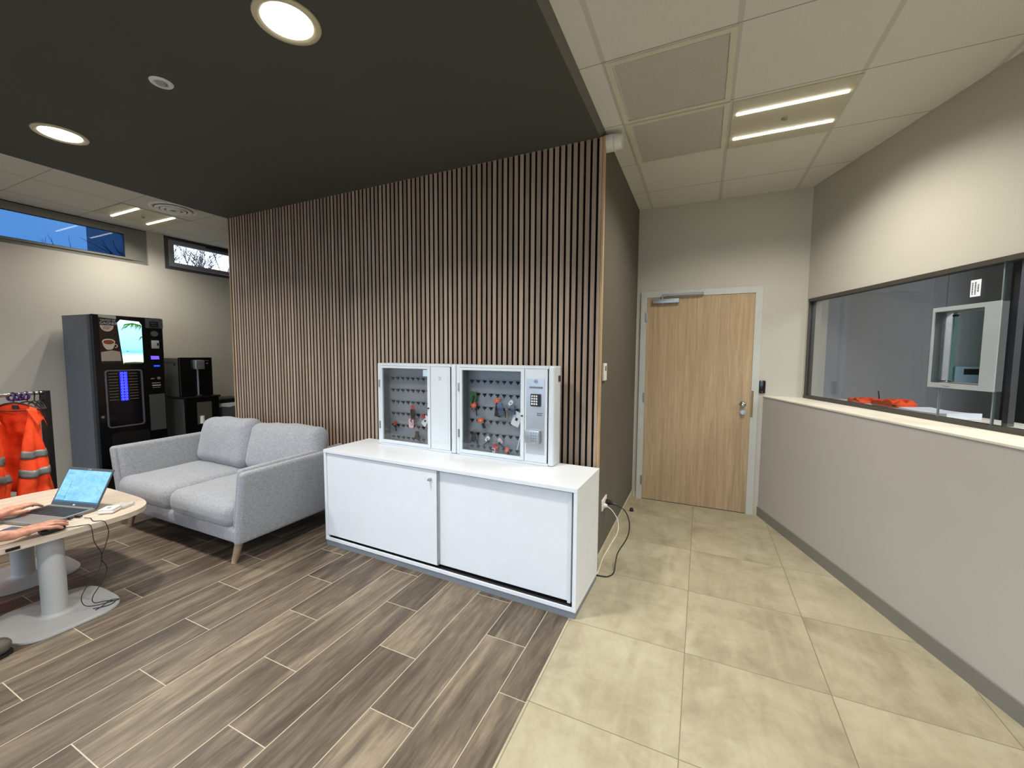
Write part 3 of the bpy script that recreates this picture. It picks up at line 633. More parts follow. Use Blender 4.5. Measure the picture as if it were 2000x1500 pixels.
mb = MB(); mb.tube(bez([(.09, .262, .388), (.15, .27, .35), (.185, .26, .27), (.18, .22, .18), (.13, .14, .09), (.125, .08, .045), (.128, .0, .008), (.10, -.06, .005), (.05, -.075, .005), (.0, -.075, .005), (-.06, -.08, .005)]), .0042, 10); wb(mb, 'cable', m_black, pc)
pc = wthing('charger_cable', 'thin white cord hanging from wall outlet down the taupe wall', 'power cord', (.03, .185, .40))
mb = MB(); mb.cyl((.011, .185, .400), (.035, .185, .398), .016, .013, seg=18); wb(mb, 'plug', m_plastic_w, pc)
mb = MB(); mb.tube(bez([(.033, .185, .398), (.075, .19, .365), (.115, .185, .30), (.12, .15, .23), (.085, .08, .16), (.05, .015, .09), (.035, -.04, .03), (.02, -.075, .004), (-.02, -.09, .0035)]), .003, 8); wb(mb, 'cable', m_plastic_w, pc)

# ------------------------------------------------------------------ sideboard
SB = thing('sideboard', 'low white sideboard with two sliding doors under the key cabinets', 'sideboard', (-2.007, -.533, 0), R(-1.6))
mb = MB(); mb.box(.004, 2.031, .004, .466, 0, .040); mb.build('plinth', m_plinth, SB)
mb = MB(); mb.box(0, 2.035, 0, .47, .040, .064, b=.0015); mb.box(0, .022, 0, .47, .064, .733, b=.0015); mb.box(2.013, 2.035, 0, .47, .064, .733, b=.0015); mb.box(.022, 2.013, .452, .468, .064, .733); mb.build('carcass', m_white, SB)
mb = MB(); mb.box(-.001, 2.036, -.002, .472, .733, .757, b=.0015); mb.build('top_panel', m_white, SB)
mb = MB(); mb.box(.03, 2.01, .008, .05, .064, .068); mb.box(.03, 2.01, .008, .05, .728, .732); mb.build('sliding_track', m_black, SB)
d1 = MB(); d1.box(.024, 1.068, .010, .027, .080, .727, b=.001); d1 = d1.build('door', m_white, SB)
mb = MB(); mb.cyl((1.02, .010, .665), (1.02, -.002, .665), .011, seg=20); mb.cyl((1.02, -.002, .665), (1.02, -.016, .665), .0085, .007, seg=20); mb.build('lock', m_alu, d1)
d2 = MB(); d2.box(1.045, 1.988, .033, .049, .080, .727, b=.001); d2 = d2.build('door', m_white, SB)
mb = MB(); mb.box(1.976, 1.996, .024, .050, .072, .728, b=.002); mb.build('edge_grip', m_whitem, d2)
mb = MB(); mb.box(1.069, 1.076, .012, .031, .080, .727); mb.build('edge_seal', m_alu, d1)

# ------------------------------------------------------------------ key cabinets
SBM = Matrix.Translation((-2.007, -.533, 0)) @ Matrix.Rotation(R(-1.6), 4, 'Z')
m_cabin = mat('grey_metal_interior', (128, 130, 134), .45, metal=.2); m_cabback = mat('grey_metal_back_panel', (150, 150, 153), .4, metal=.3)
m_glassk = glass('cabinet_glass', (.93, .95, .96), .9)
hook_me = None
def hook_mb():
    mb = MB(); mb.box(-.014, .014, -.003, 0, -.006, .006); mb.box(-.006, .006, -.018, -.003, -.004, .001); mb.box(-.005, .005, -.021, -.017, -.004, .008); mb.cyl((0, 0, -.012), (0, -.003, -.012), .006, seg=8); return mb
def key_cabinet(origin, lab, right_kind, gx1, px0):
    c = thing('key_cabinet', lab, 'key cabinet', origin, R(-1.6), 'glass fronted key cabinets on the sideboard')
    Wd, Hh, Dp = .765, .663, .118
    def rr(P, u): return P
    b = MB()
    # shell: back, left, right, top, bottom with rounded outer front edges
    b.box(0, Wd, Dp-.004, Dp, 0, Hh)
    b.rbox((.016, Dp/2, Hh/2), (.032, Dp-.001, Hh), .010, k=2); b.rbox((Wd-.021, Dp/2, Hh/2), (.042, Dp-.001, Hh), .012, k=2)
    b.box(.03, Wd-.04, .002, Dp-.002, Hh-.018, Hh-.0005); b.box(.03, Wd-.04, .002, Dp-.002, .0005, .016)
    b.box(gx1+.03, gx1+.034, .02, Dp-.004, .016, Hh-.018)
    b.build('body', m_whitem, c)
    b = MB(); b.box(.036, gx1+.03, Dp-.010, Dp-.0045, .018, Hh-.02); back = b.build('back_panel', m_cabback, c)
    b = MB(); b.box(.0325, .0345, .02, Dp-.01, .017, Hh-.02); b.build('inner_side', m_cabin, c)
    b = MB(); b.box(.0350, gx1+.03, .02, Dp-.01, .0165, .0185); b.build('inner_floor', m_cabin, c)
    # glazed door
    dr = MB(); dr.frame(.034, gx1+.027, .018, Hh-.020, .02, -.004, .014, wr=.027, wt=.019, wb=.024); dr = dr.build('door', m_whitem, c); mod_bevel(dr, .0015)
    g = MB(); g.box(.054, gx1, .004, .008, .042, Hh-.039); g.build('glass_pane', m_glassk, dr)
    k_ = MB(); k_.cyl((gx1+.013, -.004, .326), (gx1+.013, -.018, .326), .006, .005, seg=14); k_.build('knob', m_black, dr)
    for z_ in (.50, .16):
        k_ = MB(); k_.box(.018, .034, -.006, -.001, z_-.03, z_+.03, b=.0015); k_.build('hinge', m_plinth if z_ < .3 else m_alu, dr)
    # hook rails
    hk = None
    for r_ in range(6):
        zz = .545-.098*r_
        rl = MB(); rl.box(.042, gx1+.02, Dp-.016, Dp-.010, zz+.006, zz+.0075); rl = rl.build('hook_rail', m_cabin, c)
        for i in range(9):
            xx = .072+i*(gx1-.06)/8.6
            if hk is None: hk = hook_mb().build('hook', m_black, rl); o = hk
            else: o = hk.copy(); COL.objects.link(o); o.parent = rl
            o.location = (xx, Dp-.010, zz-.004)
    # right service panel
    sp = MB(); sp.box(gx1+.030, Wd-.048, .0, .006, .018, Hh-.020); sp.build('service_panel', m_whitem, c)
    pl = MB(); pl.box(px0, Wd-.065, -.0025, .0, .072, Hh-.08, b=.0008); pl.box(px0+.001, Wd-.066, -.0032, -.0024, .329, .331)
    plate = pl.build('control_plate', m_steel if right_kind else m_whitem, c)
    l = MB(); l.cyl((px0+.070, -.0025, .563), (px0+.070, -.009, .563), .014, .013, seg=24); l = l.build('cam_lock', m_chrome if right_kind else m_whitem, plate)
    l2 = MB(); l2.box(px0+.068, px0+.072, -.0098, -.0088, .558, .568); l2.build('keyhole', m_black, plate)
    if right_kind:
        q = MB(); q.box(px0+.024, px0+.12, -.004, -.0024, .514, .527); q.build('data_slot', m_plinth, plate)
        kp = MB(); kp.prism(rrect(px0+.035, px0+.108, .395, .478, .006), .0025, .010, M=XZ); kp.build('keypad', m_black, plate)
        kb = None
        for i in range(3):
            for j in range(4):
                if kb is None: kb = MB().box(-.0058, .0058, -.0035, 0, -.0058, .0058, b=.001).build('keypad_key', m_plastic_w, plate); o = kb
                else: o = kb.copy(); COL.objects.link(o); o.parent = plate
                o.location = (px0+.047+i*.0165, -.010, .464-j*.0175)
        q = MB(); q.rbox((px0+.057, -.018, .192), (.105, .032, .09), .006, k=2); q.build('code_box', m_alu, plate)
        q = MB()
        for i in range(3):
            for j in range(4): q.box(px0+.050+i*.016, px0+.057+i*.016, -.0352, -.0335, .217-j*.017, .222-j*.017)
        q.build('code_box_buttons', mat('blue_grey_keys', (86, 112, 134), .4), plate)
        for zz in (.349, .337):
            q = MB(); x_ = px0+.080
            while x_ < px0+.118: w_ = random.uniform(.002, .005); q.box(x_, x_+w_, -.0030, -.0024, zz-.003, zz+.003); x_ += w_+.0014
            q.build('printed_line', mink, plate)
        q = MB(); q.box(Wd, Wd+.006, .075, .105, .56, .60, b=.001); q.build('side_bracket', mat('dark_red_plastic', (66, 38, 40), .5), c)
    else:
        q = MB(); q.box(gx1+.001-.045, gx1-.004, .0022, .0035, Hh-.095, Hh-.045); s_ = q.build('glass_reflection', mat('pale_blue_reflection', (186, 212, 224), .4), dr)  # pale blue patch paints a reflection on the glass
    return c
def cw(c0, lx, ly, lz):
    v = Matrix.Translation(c0) @ Matrix.Rotation(R(-1.6), 4, 'Z') @ Vector((lx, ly, lz)); return tuple(v)
C1 = tuple((SBM @ Vector((.225, .349, .758)))); C2 = tuple((SBM @ Vector((.995, .349, .758))))
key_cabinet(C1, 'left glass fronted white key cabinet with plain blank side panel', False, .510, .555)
key_cabinet(C2, 'right glass fronted white key cabinet with black keypad and steel plate', True, .525, .566)
# bunches of keys
tagc = {'orange': mat('orange_tag', (232, 92, 40), .5), 'red': mat('red_tag', (190, 44, 44), .5), 'white': mat('white_tag', (228, 228, 226), .5), 'black': m_black, 'silver': m_chrome, 'green': mat('green_lanyard', (40, 96, 48), .7), 'pink': mat('pink_tag', (224, 180, 190), .5), 'brown': mat('brown_cord', (110, 70, 44), .8), 'blue': mat('blue_grey_key', (70, 86, 110), .4)}
def keys(C, lx, lz, items, lab, tilt=0, ly=.082):
    p = cw(C, lx, ly, lz); t = thing('key_bunch', lab, 'keys', p, R(-1.6), 'key bunches in the glass cabinets')
    mb = MB(); mb.tube([(.010*math.cos(a*.5236), 0, -.004+.010*math.sin(a*.5236)) for a in range(12)], .0012, 6, closed=True); mb.build('key_ring', m_chrome, t)
    for i, (kind, c_, ang, L) in enumerate(items):
        Mx = Matrix.Translation((.002*i, -.003-.004*i, -.012-(.028 if i and items[0][0] == 'tag' else 0))) @ Matrix.Rotation(R(ang), 4, 'Y')
        mb = MB()
        if kind == 'tag':
            mb.prism(rrect(-L*.32, L*.32, -L, 0, L*.15, 3), 0, .004, M=Mx @ XZ); o = mb.build('key_tag', tagc[c_], t)
            if c_ in ('white', 'orange', 'pink'):
                m2 = MB(); m2.box(-L*.13, L*.13, -.0048, -.0040, -L*.65, -L*.38, M=Mx); m2.build('tag_label', mat('faded_label', (206, 176, 160), .6) if c_ != 'white' else m_plinth, o)
        elif kind == 'key':
            mb.cyl((0, 0, -.010), (0, -.0025, -.010), .011, seg=14, M=Mx); mb.box(-.0035, .0035, -.0025, 0, -L, -.018, M=Mx); mb.box(.0035, .006, -.0025, 0, -L, -L+.006, M=Mx); mb.box(.0035, .0055, -.0025, 0, -L+.010, -L+.015, M=Mx)
            mb.build('key', tagc[c_], t)
        elif kind == 'fob':
            mb.rbox((0, -.006, -L/2), (L*.5, .012, L), .005, k=1, M=Mx); mb.build('car_key_fob', tagc[c_], t)
        elif kind == 'card':
            mb.box(-L*.3, L*.3, -.001, 0, -L, 0, M=Mx); o = mb.build('card_tag', tagc[c_], t)
            m2 = MB(); m2.box(-L*.1, L*.08, -.0018, -.0010, -L*.62, -L*.42, M=Mx); m2.build('printed_mark', mink, o)
        elif kind == 'strap':
            mb.box(-.003, .003, -.0015, 0, -L, 0, M=Mx); mb.build('strap', tagc[c_], t)
    return t
keys(C1, .300, .335, [('tag', 'red', 8, .045), ('fob', 'black', -6, .085), ('key', 'silver', 3, .07)], 'red tag above black car key in the middle of left key cabinet')
keys(C1, .285, .230, [('fob', 'black', -14, .06), ('key', 'silver', 10, .06), ('tag', 'pink', 0, .075)], 'black and silver keys with pink strap low in left key cabinet')
keys(C1, .400, .275, [('tag', 'red', -24, .04), ('tag', 'white', 22, .03), ('key', 'silver', 30, .05)], 'white and red tags with silver key right side of left cabinet')
keys(C1, .450, .255, [('card', 'white', 38, .085)], 'large white card tag hanging tilted in left key cabinet')
keys(C1, .115, .190, [('tag', 'red', 15, .035), ('key', 'black', -12, .05)], 'lone red tag in bottom left of left key cabinet')
keys(C1, .345, .130, [('key', 'black', 30, .07), ('key', 'black', -25, .07), ('fob', 'black', 0, .06)], 'dark pile of keys near the floor of left key cabinet')
keys(C2, .105, .475, [('tag', 'green', 6, .08), ('strap', 'brown', -18, .075), ('key', 'black', 14, .06)], 'green lanyard with brown cord at left of right key cabinet')
keys(C2, .125, .385, [('tag', 'orange', 62, .048), ('key', 'black', -5, .06)], 'orange tag below the green lanyard in right key cabinet')
keys(C2, .320, .430, [('tag', 'orange', 60, .045), ('fob', 'black', 8, .10), ('tag', 'pink', -8, .06), ('fob', 'blue', -16, .09)], 'orange tag with black and blue car keys in centre of right cabinet')
keys(C2, .375, .370, [('key', 'black', 6, .07), ('key', 'silver', -6, .08)], 'plain dark keys right of centre in the right key cabinet')
keys(C2, .425, .425, [('tag', 'white', 40, .042), ('key', 'silver', 6, .09), ('fob', 'blue', -6, .07)], 'white tag with silver and blue keys in right key cabinet')
keys(C2, .478, .345, [('card', 'white', 22, .105)], 'large white card tag hanging tilted in right key cabinet')
keys(C2, .500, .262, [('tag', 'black', -12, .035), ('strap', 'white', 14, .16), ('tag', 'red', -20, .06)], 'long white strap with black clip right edge of right cabinet')
keys(C2, .185, .275, [('tag', 'orange', 66, .048), ('key', 'silver', 4, .075), ('key', 'silver', -10, .06), ('fob', 'black', -30, .04)], 'orange tag with silver keys lower left in right cabinet')
keys(C2, .235, .150, [('tag', 'white', 38, .042), ('key', 'black', 50, .07)], 'tilted white tag on bottom row of right key cabinet')
keys(C2, .315, .145, [('tag', 'pink', -38, .042), ('key', 'black', -50, .06)], 'tilted pink tag on bottom row of right key cabinet')
keys(C2, .275, .100, [('tag', 'red', -30, .05), ('tag', 'white', 0, .035), ('key', 'silver', 40, .05)], 'red and white tags piled at bottom centre of right cabinet')
keys(C2, .390, .085, [('tag', 'orange', 30, .04), ('key', 'black', -30, .05)], 'orange tag lying at bottom right of right key cabinet')
keys(C2, .110, .170, [('fob', 'black', 10, .07), ('key', 'black', -18, .10), ('key', 'black', 26, .09)], 'black keys hanging bottom left of right key cabinet')

# ------------------------------------------------------------------ sofa
SO = wthing('sofa', 'light grey two seat fabric sofa with splayed wooden legs', 'sofa', (-3.085, -.585, 0))
def wr(P, u, seed, amp):
    n_ = noise.noise(Vector((P.x*5+seed, P.y*5, P.z*5)))*amp + noise.noise(Vector((P.x*14+seed, P.y*14, P.z*14)))*amp*.35
    return Vector((P.x, P.y, P.z))+Vector((u[0]*.2, u[1]*.6, u[2]))*n_
mb = MB(); mb.rbox((-3.075, -.59, .215), (1.60, .92, .115), .03, k=3, n=4); wb(mb, 'base_frame', m_fabric, SO)
mb = MB(); mb.rbox((-3.075, -.195, .41), (1.60, .13, .46), .04, k=3, n=4, fn=lambda P, u: (P.x*(1+.05*(u[2]+1)/2), P.y+.05*(u[2]+1)/2-.02, P.z)); wb(mb, 'back_frame', m_fabric, SO)
for sgn, xo in ((1, -2.245), (-1, -3.905)):
    def shear(P, u, sgn=sgn): return (P.x+sgn*.095*(P.z+.26)/.52-sgn*.045+0*P.y, P.y-.015*(1-u[2])/2*0, P.z+.012*(P.y+.46)/.92*(u[2]+1)/2)
    mb = MB(); mb.rbox((xo+sgn*.012-sgn*.0, -.60, .42), (.062, .92, .53), .028, k=3, n=5, fn=shear); arm = wb(mb, 'arm', m_fabric, SO)
    mb = MB(); mb.rbox((xo-sgn*.040, -.585, .47), (.060, .90, .45), .028, k=3, n=5, puff=(.25, 0, 0), fn=shear); wb(mb, 'arm_pad', m_fabric, SO)
for i, (xa, xb) in enumerate(((-3.862, -3.092), (-3.088, -2.318))):
    mb = MB(); mb.rbox(((xa+xb)/2, -.715, .348), (xb-xa, .72, .185), .075, k=4, n=10, puff=(.0, .02, .26), fn=lambda P, u, i=i: wr(P, u, 3+i*9, .007)); wb(mb, 'seat_cushion', m_fabric, SO)
for i, (xa, xb) in enumerate(((-3.835, -3.085), (-3.095, -2.215))):
    Mc = Matrix.Translation(((xa+xb)/2, -.375, .655)) @ Matrix.Rotation(R(-14), 4, 'X')
    def fc(P, u, i=i):
        q = wr(P, u, 30+i*7, .012); 
        cr = math.exp(-((abs(u[2])-.75)/.22)**2)*math.sin(P.x*38+i*2)*.005
        return Vector((q.x, q.y+cr, q.z+(.010*math.sin(P.x*4) if P.z > 0 else 0)))
    mb = MB(); mb.rbox((0, 0, 0), (xb-xa, .17, .44), .085, k=4, n=14, puff=(.01, .38, .03), fn=fc, M=Mc); wb(mb, 'back_cushion', m_fabric, SO)
for (xt, yt, xb_, yb_) in ((-2.335, -.985, -2.348, -1.028), (-3.81, -.985, -3.80, -1.02), (-2.335, -.2, -2.34, -.16), (-3.81, -.2, -3.80, -.16)):
    mb = MB(); mb.cyl((xt, yt, .17), (xb_, yb_, 0), .029, .018, seg=20); wb(mb, 'leg', m_leg, SO)

# ------------------------------------------------------------------ coffee table
CT = wthing('coffee_table', 'pale oak coffee table with rounded corners on two grey pedestals', 'coffee table', (-3.08, -1.80, 0))
mb = MB(); mb.prism(superell(-3.095, -1.80, .542, .475, 64, 4.2), .470, .500, smooth=False); top = wb(mb, 'tabletop', m_table, CT); mod_bevel(top, .003)
mb = MB(); mb.box(-2.5545, -2.5515, -2.005, -1.955, .477, .493, b=.001); wb(mb, 'edge_plate', m_black, CT)
mb = MB(); mb.box(-3.5, -2.62, -1.86, -1.74, .452, .470); wb(mb, 'underframe', m_pedestal, CT)
for cx_, cy_ in ((-2.672, -1.815), (-3.435, -1.73)):
    mb = MB(); mb.cyl((cx_, cy_, .014), (cx_, cy_, .455), .053, seg=40); mb.lathe([(.053, .03), (.056, .020), (.066, .013), (.08, .0125)], c=(cx_, cy_, 0), seg=40); wb(mb, 'column', m_pedestal, CT)
    mb = MB(); mb.prism(superell(cx_, cy_+.01, .25, .225, 56, 3.6), .002, .012); mod_bevel(wb(mb, 'base_plate', m_pedestal, CT), .003)

# ------------------------------------------------------------------ laptop
LT = thing('laptop', 'open grey laptop with light blue screen on coffee table', 'laptop', (-3.09, -1.917, .500), R(14.5))
mb = MB(); mb.prism(rrect(0, .37, 0, .262, .012), .003, .017); mod_bevel(mb.build('base', mat('laptop_silver_grey', (132, 130, 128), .4, metal=.3), LT), .002)
kbd = MB(); kbd.prism(rrect(.022, .348, .115, .238, .004), .0165, .0178); kbd = kbd.build('keyboard', m_matblack, LT)
kk = None; mk = mat('dark_key_caps', (34, 36, 40), .5)
for j in range(6):
    for i in range(15):
        if kk is None: kk = MB().box(-.0092, .0092, -.0082, .0082, 0, .0016, b=.0006).build('key', mk, kbd); o = kk
        else: o = kk.copy(); COL.objects.link(o); o.parent = kbd
        o.location = (.035+i*.0214, .227-j*.0200, .0178)
mb = MB(); mb.box(.125, .235, .02, .095, .0166, .0172); mb.build('touchpad', mat('touchpad_grey', (112, 112, 112), .3), LT)
Ml = Matrix.Translation((0, .262, .014)) @ Matrix.Rotation(R(-27), 4, 'X')
mb = MB(); mb.prism(rrect(0, .37, 0, .245, .008), 0, .0055, M=Ml @ XZ @ Matrix.Translation((0, 0, -.0055))); lid = mb.build('lid', mat('laptop_lid_grey', (64, 72, 82), .4), LT)
o = MB().box(.010, .360, -.0004, .0, .022, .228).build('screen', screen_mat('laptop_display', 'laptop'), LT); o.matrix_local = Ml @ Matrix.Translation((0, -.0006, 0))
mscr = mat('display_dark_blue', (40, 60, 84), .3, emit=(60, 100, 130), es=.5)
def onscr(mb, nm, m): q = mb.build(nm, m, o); return q
onscr(MB().box(.010, .360, -.0009, -.0005, .022, .033), 'taskbar', mscr)
onscr(MB().frame(.0105, .085, .034, .060, .0015, -.0009, -.0005).box(.083, .0846, -.0009, -.0005, .05, .16).box(.0105, .085, -.0009, -.0005, .052, .0535), 'window_outline', mscr)
q = MB().box(.176, .180, -.0009, -.0002, .007, .015).box(.182, .192, -.0009, -.0002, .007, .015).build('bezel_mark', m_plastic_w, LT); q.matrix_local = Ml.copy()
q = MB().box(.165, .170, -.0009, -.0002, .2345, .2375).box(.178, .182, -.0009, -.0002, .2345, .2375).box(.184, .189, -.0009, -.0002, .2345, .2375).build('webcam', m_plastic_w, LT); q.matrix_local = Ml.copy()
for xx in (.03, .31): MB().cyl((xx, .262, .016), (xx+.04, .262, .016), .006, seg=14).build('hinge', m_chrome, LT)

LTM = Matrix.Translation((-3.09, -1.917, .5)) @ Matrix.Rotation(R(14.5), 4, 'Z')
dp = LTM @ Vector((.372, .155, .011))
ad = thing('usb_dongle', 'black usb adapter with cable plugged into laptop side', 'usb adapter', tuple(dp), R(14.5))
mb = MB(); mb.rbox((.020, 0, .0), (.042, .016, .009), .002, k=1); mb.build('plug', m_black, ad)
mb = MB(); mb.rbox((.012, -.035, .0), (.024, .014, .008), .002, k=1); mb.build('plug', m_black, ad)
t = wthing('charging_cable', 'thin black cable from laptop dropping over table edge to floor pedestal', 'cable', (-2.6, -1.64, .505))
mb = MB(); mb.tube(bez([(-2.69, -1.665, .509), (-2.665, -1.645, .504), (-2.63, -1.652, .503), (-2.59, -1.655, .503), (-2.556, -1.632, .503), (-2.541, -1.622, .485), (-2.535, -1.615, .43), (-2.535, -1.632, .36), (-2.535, -1.655, .29), (-2.53, -1.635, .22), (-2.53, -1.66, .15), (-2.54, -1.70, .08), (-2.56, -1.69, .03), (-2.55, -1.64, .016), (-2.50, -1.62, .016), (-2.485, -1.66, .016), (-2.52, -1.71, .016)]), .0022, 8); wb(mb, 'cord', m_black, t)
t = wthing('mouse_cable', 'thin black mouse cable hanging over front table edge and coiling below', 'cable', (-2.56, -1.72, .505))
mb = MB(); mb.tube(bez([(-2.604, -1.775, .508), (-2.592, -1.74, .503), (-2.565, -1.70, .503), (-2.55, -1.69, .502), (-2.54, -1.685, .48), (-2.535, -1.68, .40), (-2.532, -1.655, .32), (-2.53, -1.665, .24), (-2.53, -1.71, .18), (-2.53, -1.75, .11), (-2.54, -1.74, .05), (-2.55, -1.70, .018), (-2.52, -1.64, .016), (-2.50, -1.60, .018), (-2.53, -1.63, .02), (-2.50, -1.68, .018), (-2.49, -1.71, .016)]), .002, 8); wb(mb, 'cord', m_black, t)
t = thing('small_box', 'small square white box on coffee table beside the laptop', 'box', (-2.70, -1.545, .5), R(38))
mb = MB(); mb.rbox((0, 0, .011), (.082, .082, .020), .010, k=3); mb.build('case', m_plastic_w, t)
mb = MB(); mb.rbox((0, 0, .0245), (.076, .076, .007), .003, k=2); mb.build('lid', m_plastic_w, t)
mb = MB(); mb.cyl((0, 0, .028), (0, 0, .0284), .012, seg=20); mb.build('printed_mark', m_base_grey, t)
def bagf(P, u): return (P.x, P.y, P.z+noise.noise(Vector((P.x*40, P.y*40, 1)))*.010)
o = MB(); o.rbox((0, 0, .010), (.10, .085, .016), .004, k=1, n=9, fn=bagf); o = o.build('plastic_bag', m_bag, None, (-2.745, -1.470, .500)); o.rotation_euler = (0, 0, .5); tag(o, 'crumpled clear plastic bag on coffee table behind white box', 'plastic bag')
def sheet(nm, lx, ly, hgt, loc, rz, m, lab, cat): 
    o = MB().box(-lx/2, lx/2, -ly/2, ly/2, 0, hgt, b=min(.001, hgt/3)).build(nm, m, None, loc); o.rotation_euler = (0, 0, rz); return tag(o, lab, cat)
sheet('notebook', .16, .21, .008, (-2.78, -1.965, .5), .35, mat('blue_grey_cover', (62, 74, 92), .5), 'blue grey notebook on coffee table under the right wrist', 'notebook')
sheet('paper_sheet', .15, .2, .0015, (-2.90, -2.03, .5), .3, m_paper, 'white paper sheet on coffee table between the forearms', 'paper')
o = sheet('smartphone', .072, .15, .009, (-2.865, -2.00, .5016), -.9, m_blackg, 'black smartphone lying on white paper between the forearms', 'phone')
o = MB(); o.lathe([(.0001, 0), (.026, 0), (.033, .008), (.033, .016), (.026, .024), (.0001, .026)], seg=28); o = o.build('white_puck', m_plastic_w, None, tuple(LTM @ Vector((.045, .058, .017)))); tag(o, 'small round white object on laptop beneath the left hand', 'white object')
t = thing('computer_mouse', 'black computer mouse under the right hand on table edge', 'mouse', (-2.607, -1.822, .5), R(4))
mb = MB(); mb.rbox((0, 0, .016), (.056, .098, .026), .012, k=4, n=4, puff=(0, 0, .1)); mb.build('shell', m_black, t)
mb = MB(); mb.cyl((-.003, .028, .024), (.003, .028, .024), .007, seg=16); mb.build('scroll_wheel', m_matblack, t)

# ------------------------------------------------------------------ person (mostly left of the frame)
m_sk = NT('skin'); _p = m_sk.pos('Object'); _n = m_sk.noise(_p, 40, 4); m_sk.link(m_sk.ramp(_n, [(.3, s2l((172, 116, 92))), (.7, s2l((206, 150, 124)))]), m_sk.bsdf.inputs['Base Color']); m_sk.bsdf.inputs['Roughness'].default_value = .5; m_sk.bsdf.inputs['Subsurface Weight'].default_value = .08; m_sk.bump(m_sk.noise(_p, 180, 3), .2, .001); m_skin = m_sk.m
PE = wthing('person', 'person seated at coffee table typing, bare forearms, jeans and grey shoe', 'person', (-2.85, -2.6, 0))
def capsule(mb, a, b, ra, rb, seg=14):
    a = Vector(a); b = Vector(b); mb.cyl(a, b, ra, rb, seg=seg)
    for p_, r_ in ((a, ra), (b, rb)):
        prof = [(max(.00005, r_*math.cos(t_)), r_*math.sin(t_)) for t_ in [R(-90+180*i/8) for i in range(9)]]
        mb.lathe(prof, c=p_, seg=seg)
def chain(mb, pts):
    for (a, ra), (b, rb) in zip(pts[:-1], pts[1:]): capsule(mb, a, b, ra, rb)
body = MB()
def hand(mb, wrist, ang, thumb, zk, zt, spread=1.0, scale=1.0):
    """palm-down hand: wrist point, heading angle (0 = +y), thumb=+1 right side / -1 left side"""
    Mh = Matrix.Translation(wrist) @ Matrix.Rotation(ang, 4, 'Z') @ Matrix.Scale(scale, 4)
    def P_(x, y, z): return Mh @ Vector((x, y, z))
    s = thumb
    kx = [s*.030, s*.010, -s*.011, -s*.031]; ky = [.088, .093, .088, .079]
    L = [(.042, .026, .021), (.046, .029, .022), (.043, .027, .021), (.033, .020, .018)]
    for i in range(4):
        chain(mb, [(P_(kx[i]*.55, .0, 0), .0185), (P_(kx[i]*.85, .05, zk*.8), .0165), (P_(kx[i], ky[i], zk), .0128)])
        a, b, c_ = L[i]; fx = kx[i]*.28*spread
        z1 = zk+.001-(.006 if i == 3 else 0); z2 = zk*.45+zt*.55+.004
        q0 = P_(kx[i], ky[i], zk); q1 = P_(kx[i]+fx*.5, ky[i]+a*.96, z1); q2 = P_(kx[i]+fx*.85, ky[i]+(a+b)*.95, z2); q3 = P_(kx[i]+fx, ky[i]+(a+b+c_)*.93, zt)
        chain(mb, [(q0, .0108), (q1, .0098), (q2, .0088), (q3, .0075)])
    capsule(mb, P_(kx[0]*.4, .04, -.006), P_(kx[3]*.4, .04, -.006), .018, .016)
    chain(mb, [(P_(s*.014, .012, -.004), .0165), (P_(s*.038, .042, zt*.4-.004), .0135), (P_(s*.052, .072, zt*.7), .0105), (P_(s*.050, .098, zt), .0088)])
# right arm (viewer's near side), left arm
RW = Vector((-2.603, -1.960, .543)); REl = Vector((-2.640, -2.235, .585)); RS = Vector((-2.640, -2.52, .93))
LW = Vector((-3.035, -1.905, .556)); LEl = Vector((-3.075, -2.20, .60)); LS = Vector((-3.04, -2.52, .93))
hand(body, RW, R(-1), -1, .006, -.012, 2.6, 1.1)
hand(body, LW, R(24), 1, .008, -.016, 1.6, 1.04)
chain(body, [(RW, .0265), (RW.lerp(REl, .3), .031), (RW.lerp(REl, .7), .044), (REl, .047), (RS, .058)])
chain(body, [(LW, .0265), (LW.lerp(LEl, .3), .031), (LW.lerp(LEl, .7), .044), (LEl, .047), (LS, .058)])
NK = Vector((-2.84, -2.50, 1.03)); HD = Vector((-2.84, -2.44, 1.17))
chain(body, [(Vector((-2.84, -2.66, .58)), .14), (Vector((-2.84, -2.62, .75)), .135), (Vector((-2.84, -2.56, .90)), .13), (NK, .06), (HD, .055)])
capsule(body, RS, LS, .07, .07)
body.rbox((HD.x, HD.y+.01, HD.z+.05), (.155, .195, .24), .075, k=4, n=2)
body.rbox((HD.x, HD.y+.105, HD.z+.035), (.028, .04, .05), .012, k=2)        # nose
for s in (-1, 1): body.rbox((HD.x+s*.08, HD.y, HD.z+.04), (.02, .04, .062), .009, k=2); capsule(body, (HD.x+s*.03, HD.y+.092, HD.z+.062), (HD.x+s*.036, HD.y+.09, HD.z+.062), .012, .012)
capsule(body, (HD.x-.022, HD.y+.097, HD.z-.012), (HD.x+.022, HD.y+.097, HD.z-.012), .010, .010)
hips = {}
for s, fx, fy in ((1, -2.46, -2.26), (-1, -3.10, -2.22)):
    hip = Vector((-2.84+s*.09, -2.66, .55)); knee = Vector((-2.84+s*.26, -2.27, .53 if False else .385)); ank = Vector((fx, fy-.0, .10))
    hips[s] = (hip, knee, ank); chain(body, [(hip, .085), (knee, .058), (ank, .036)]); chain(body, [(ank, .036), (Vector((fx, fy+.12, .04)), .03)])
bo = wb(body, 'body', m_skin, PE)
mm = bo.modifiers.new('r', 'REMESH'); mm.mode = 'VOXEL'; mm.voxel_size = .0036; mm.use_smooth_shade = True
mm = bo.modifiers.new('s', 'SMOOTH'); mm.factor = .5; mm.iterations = 5
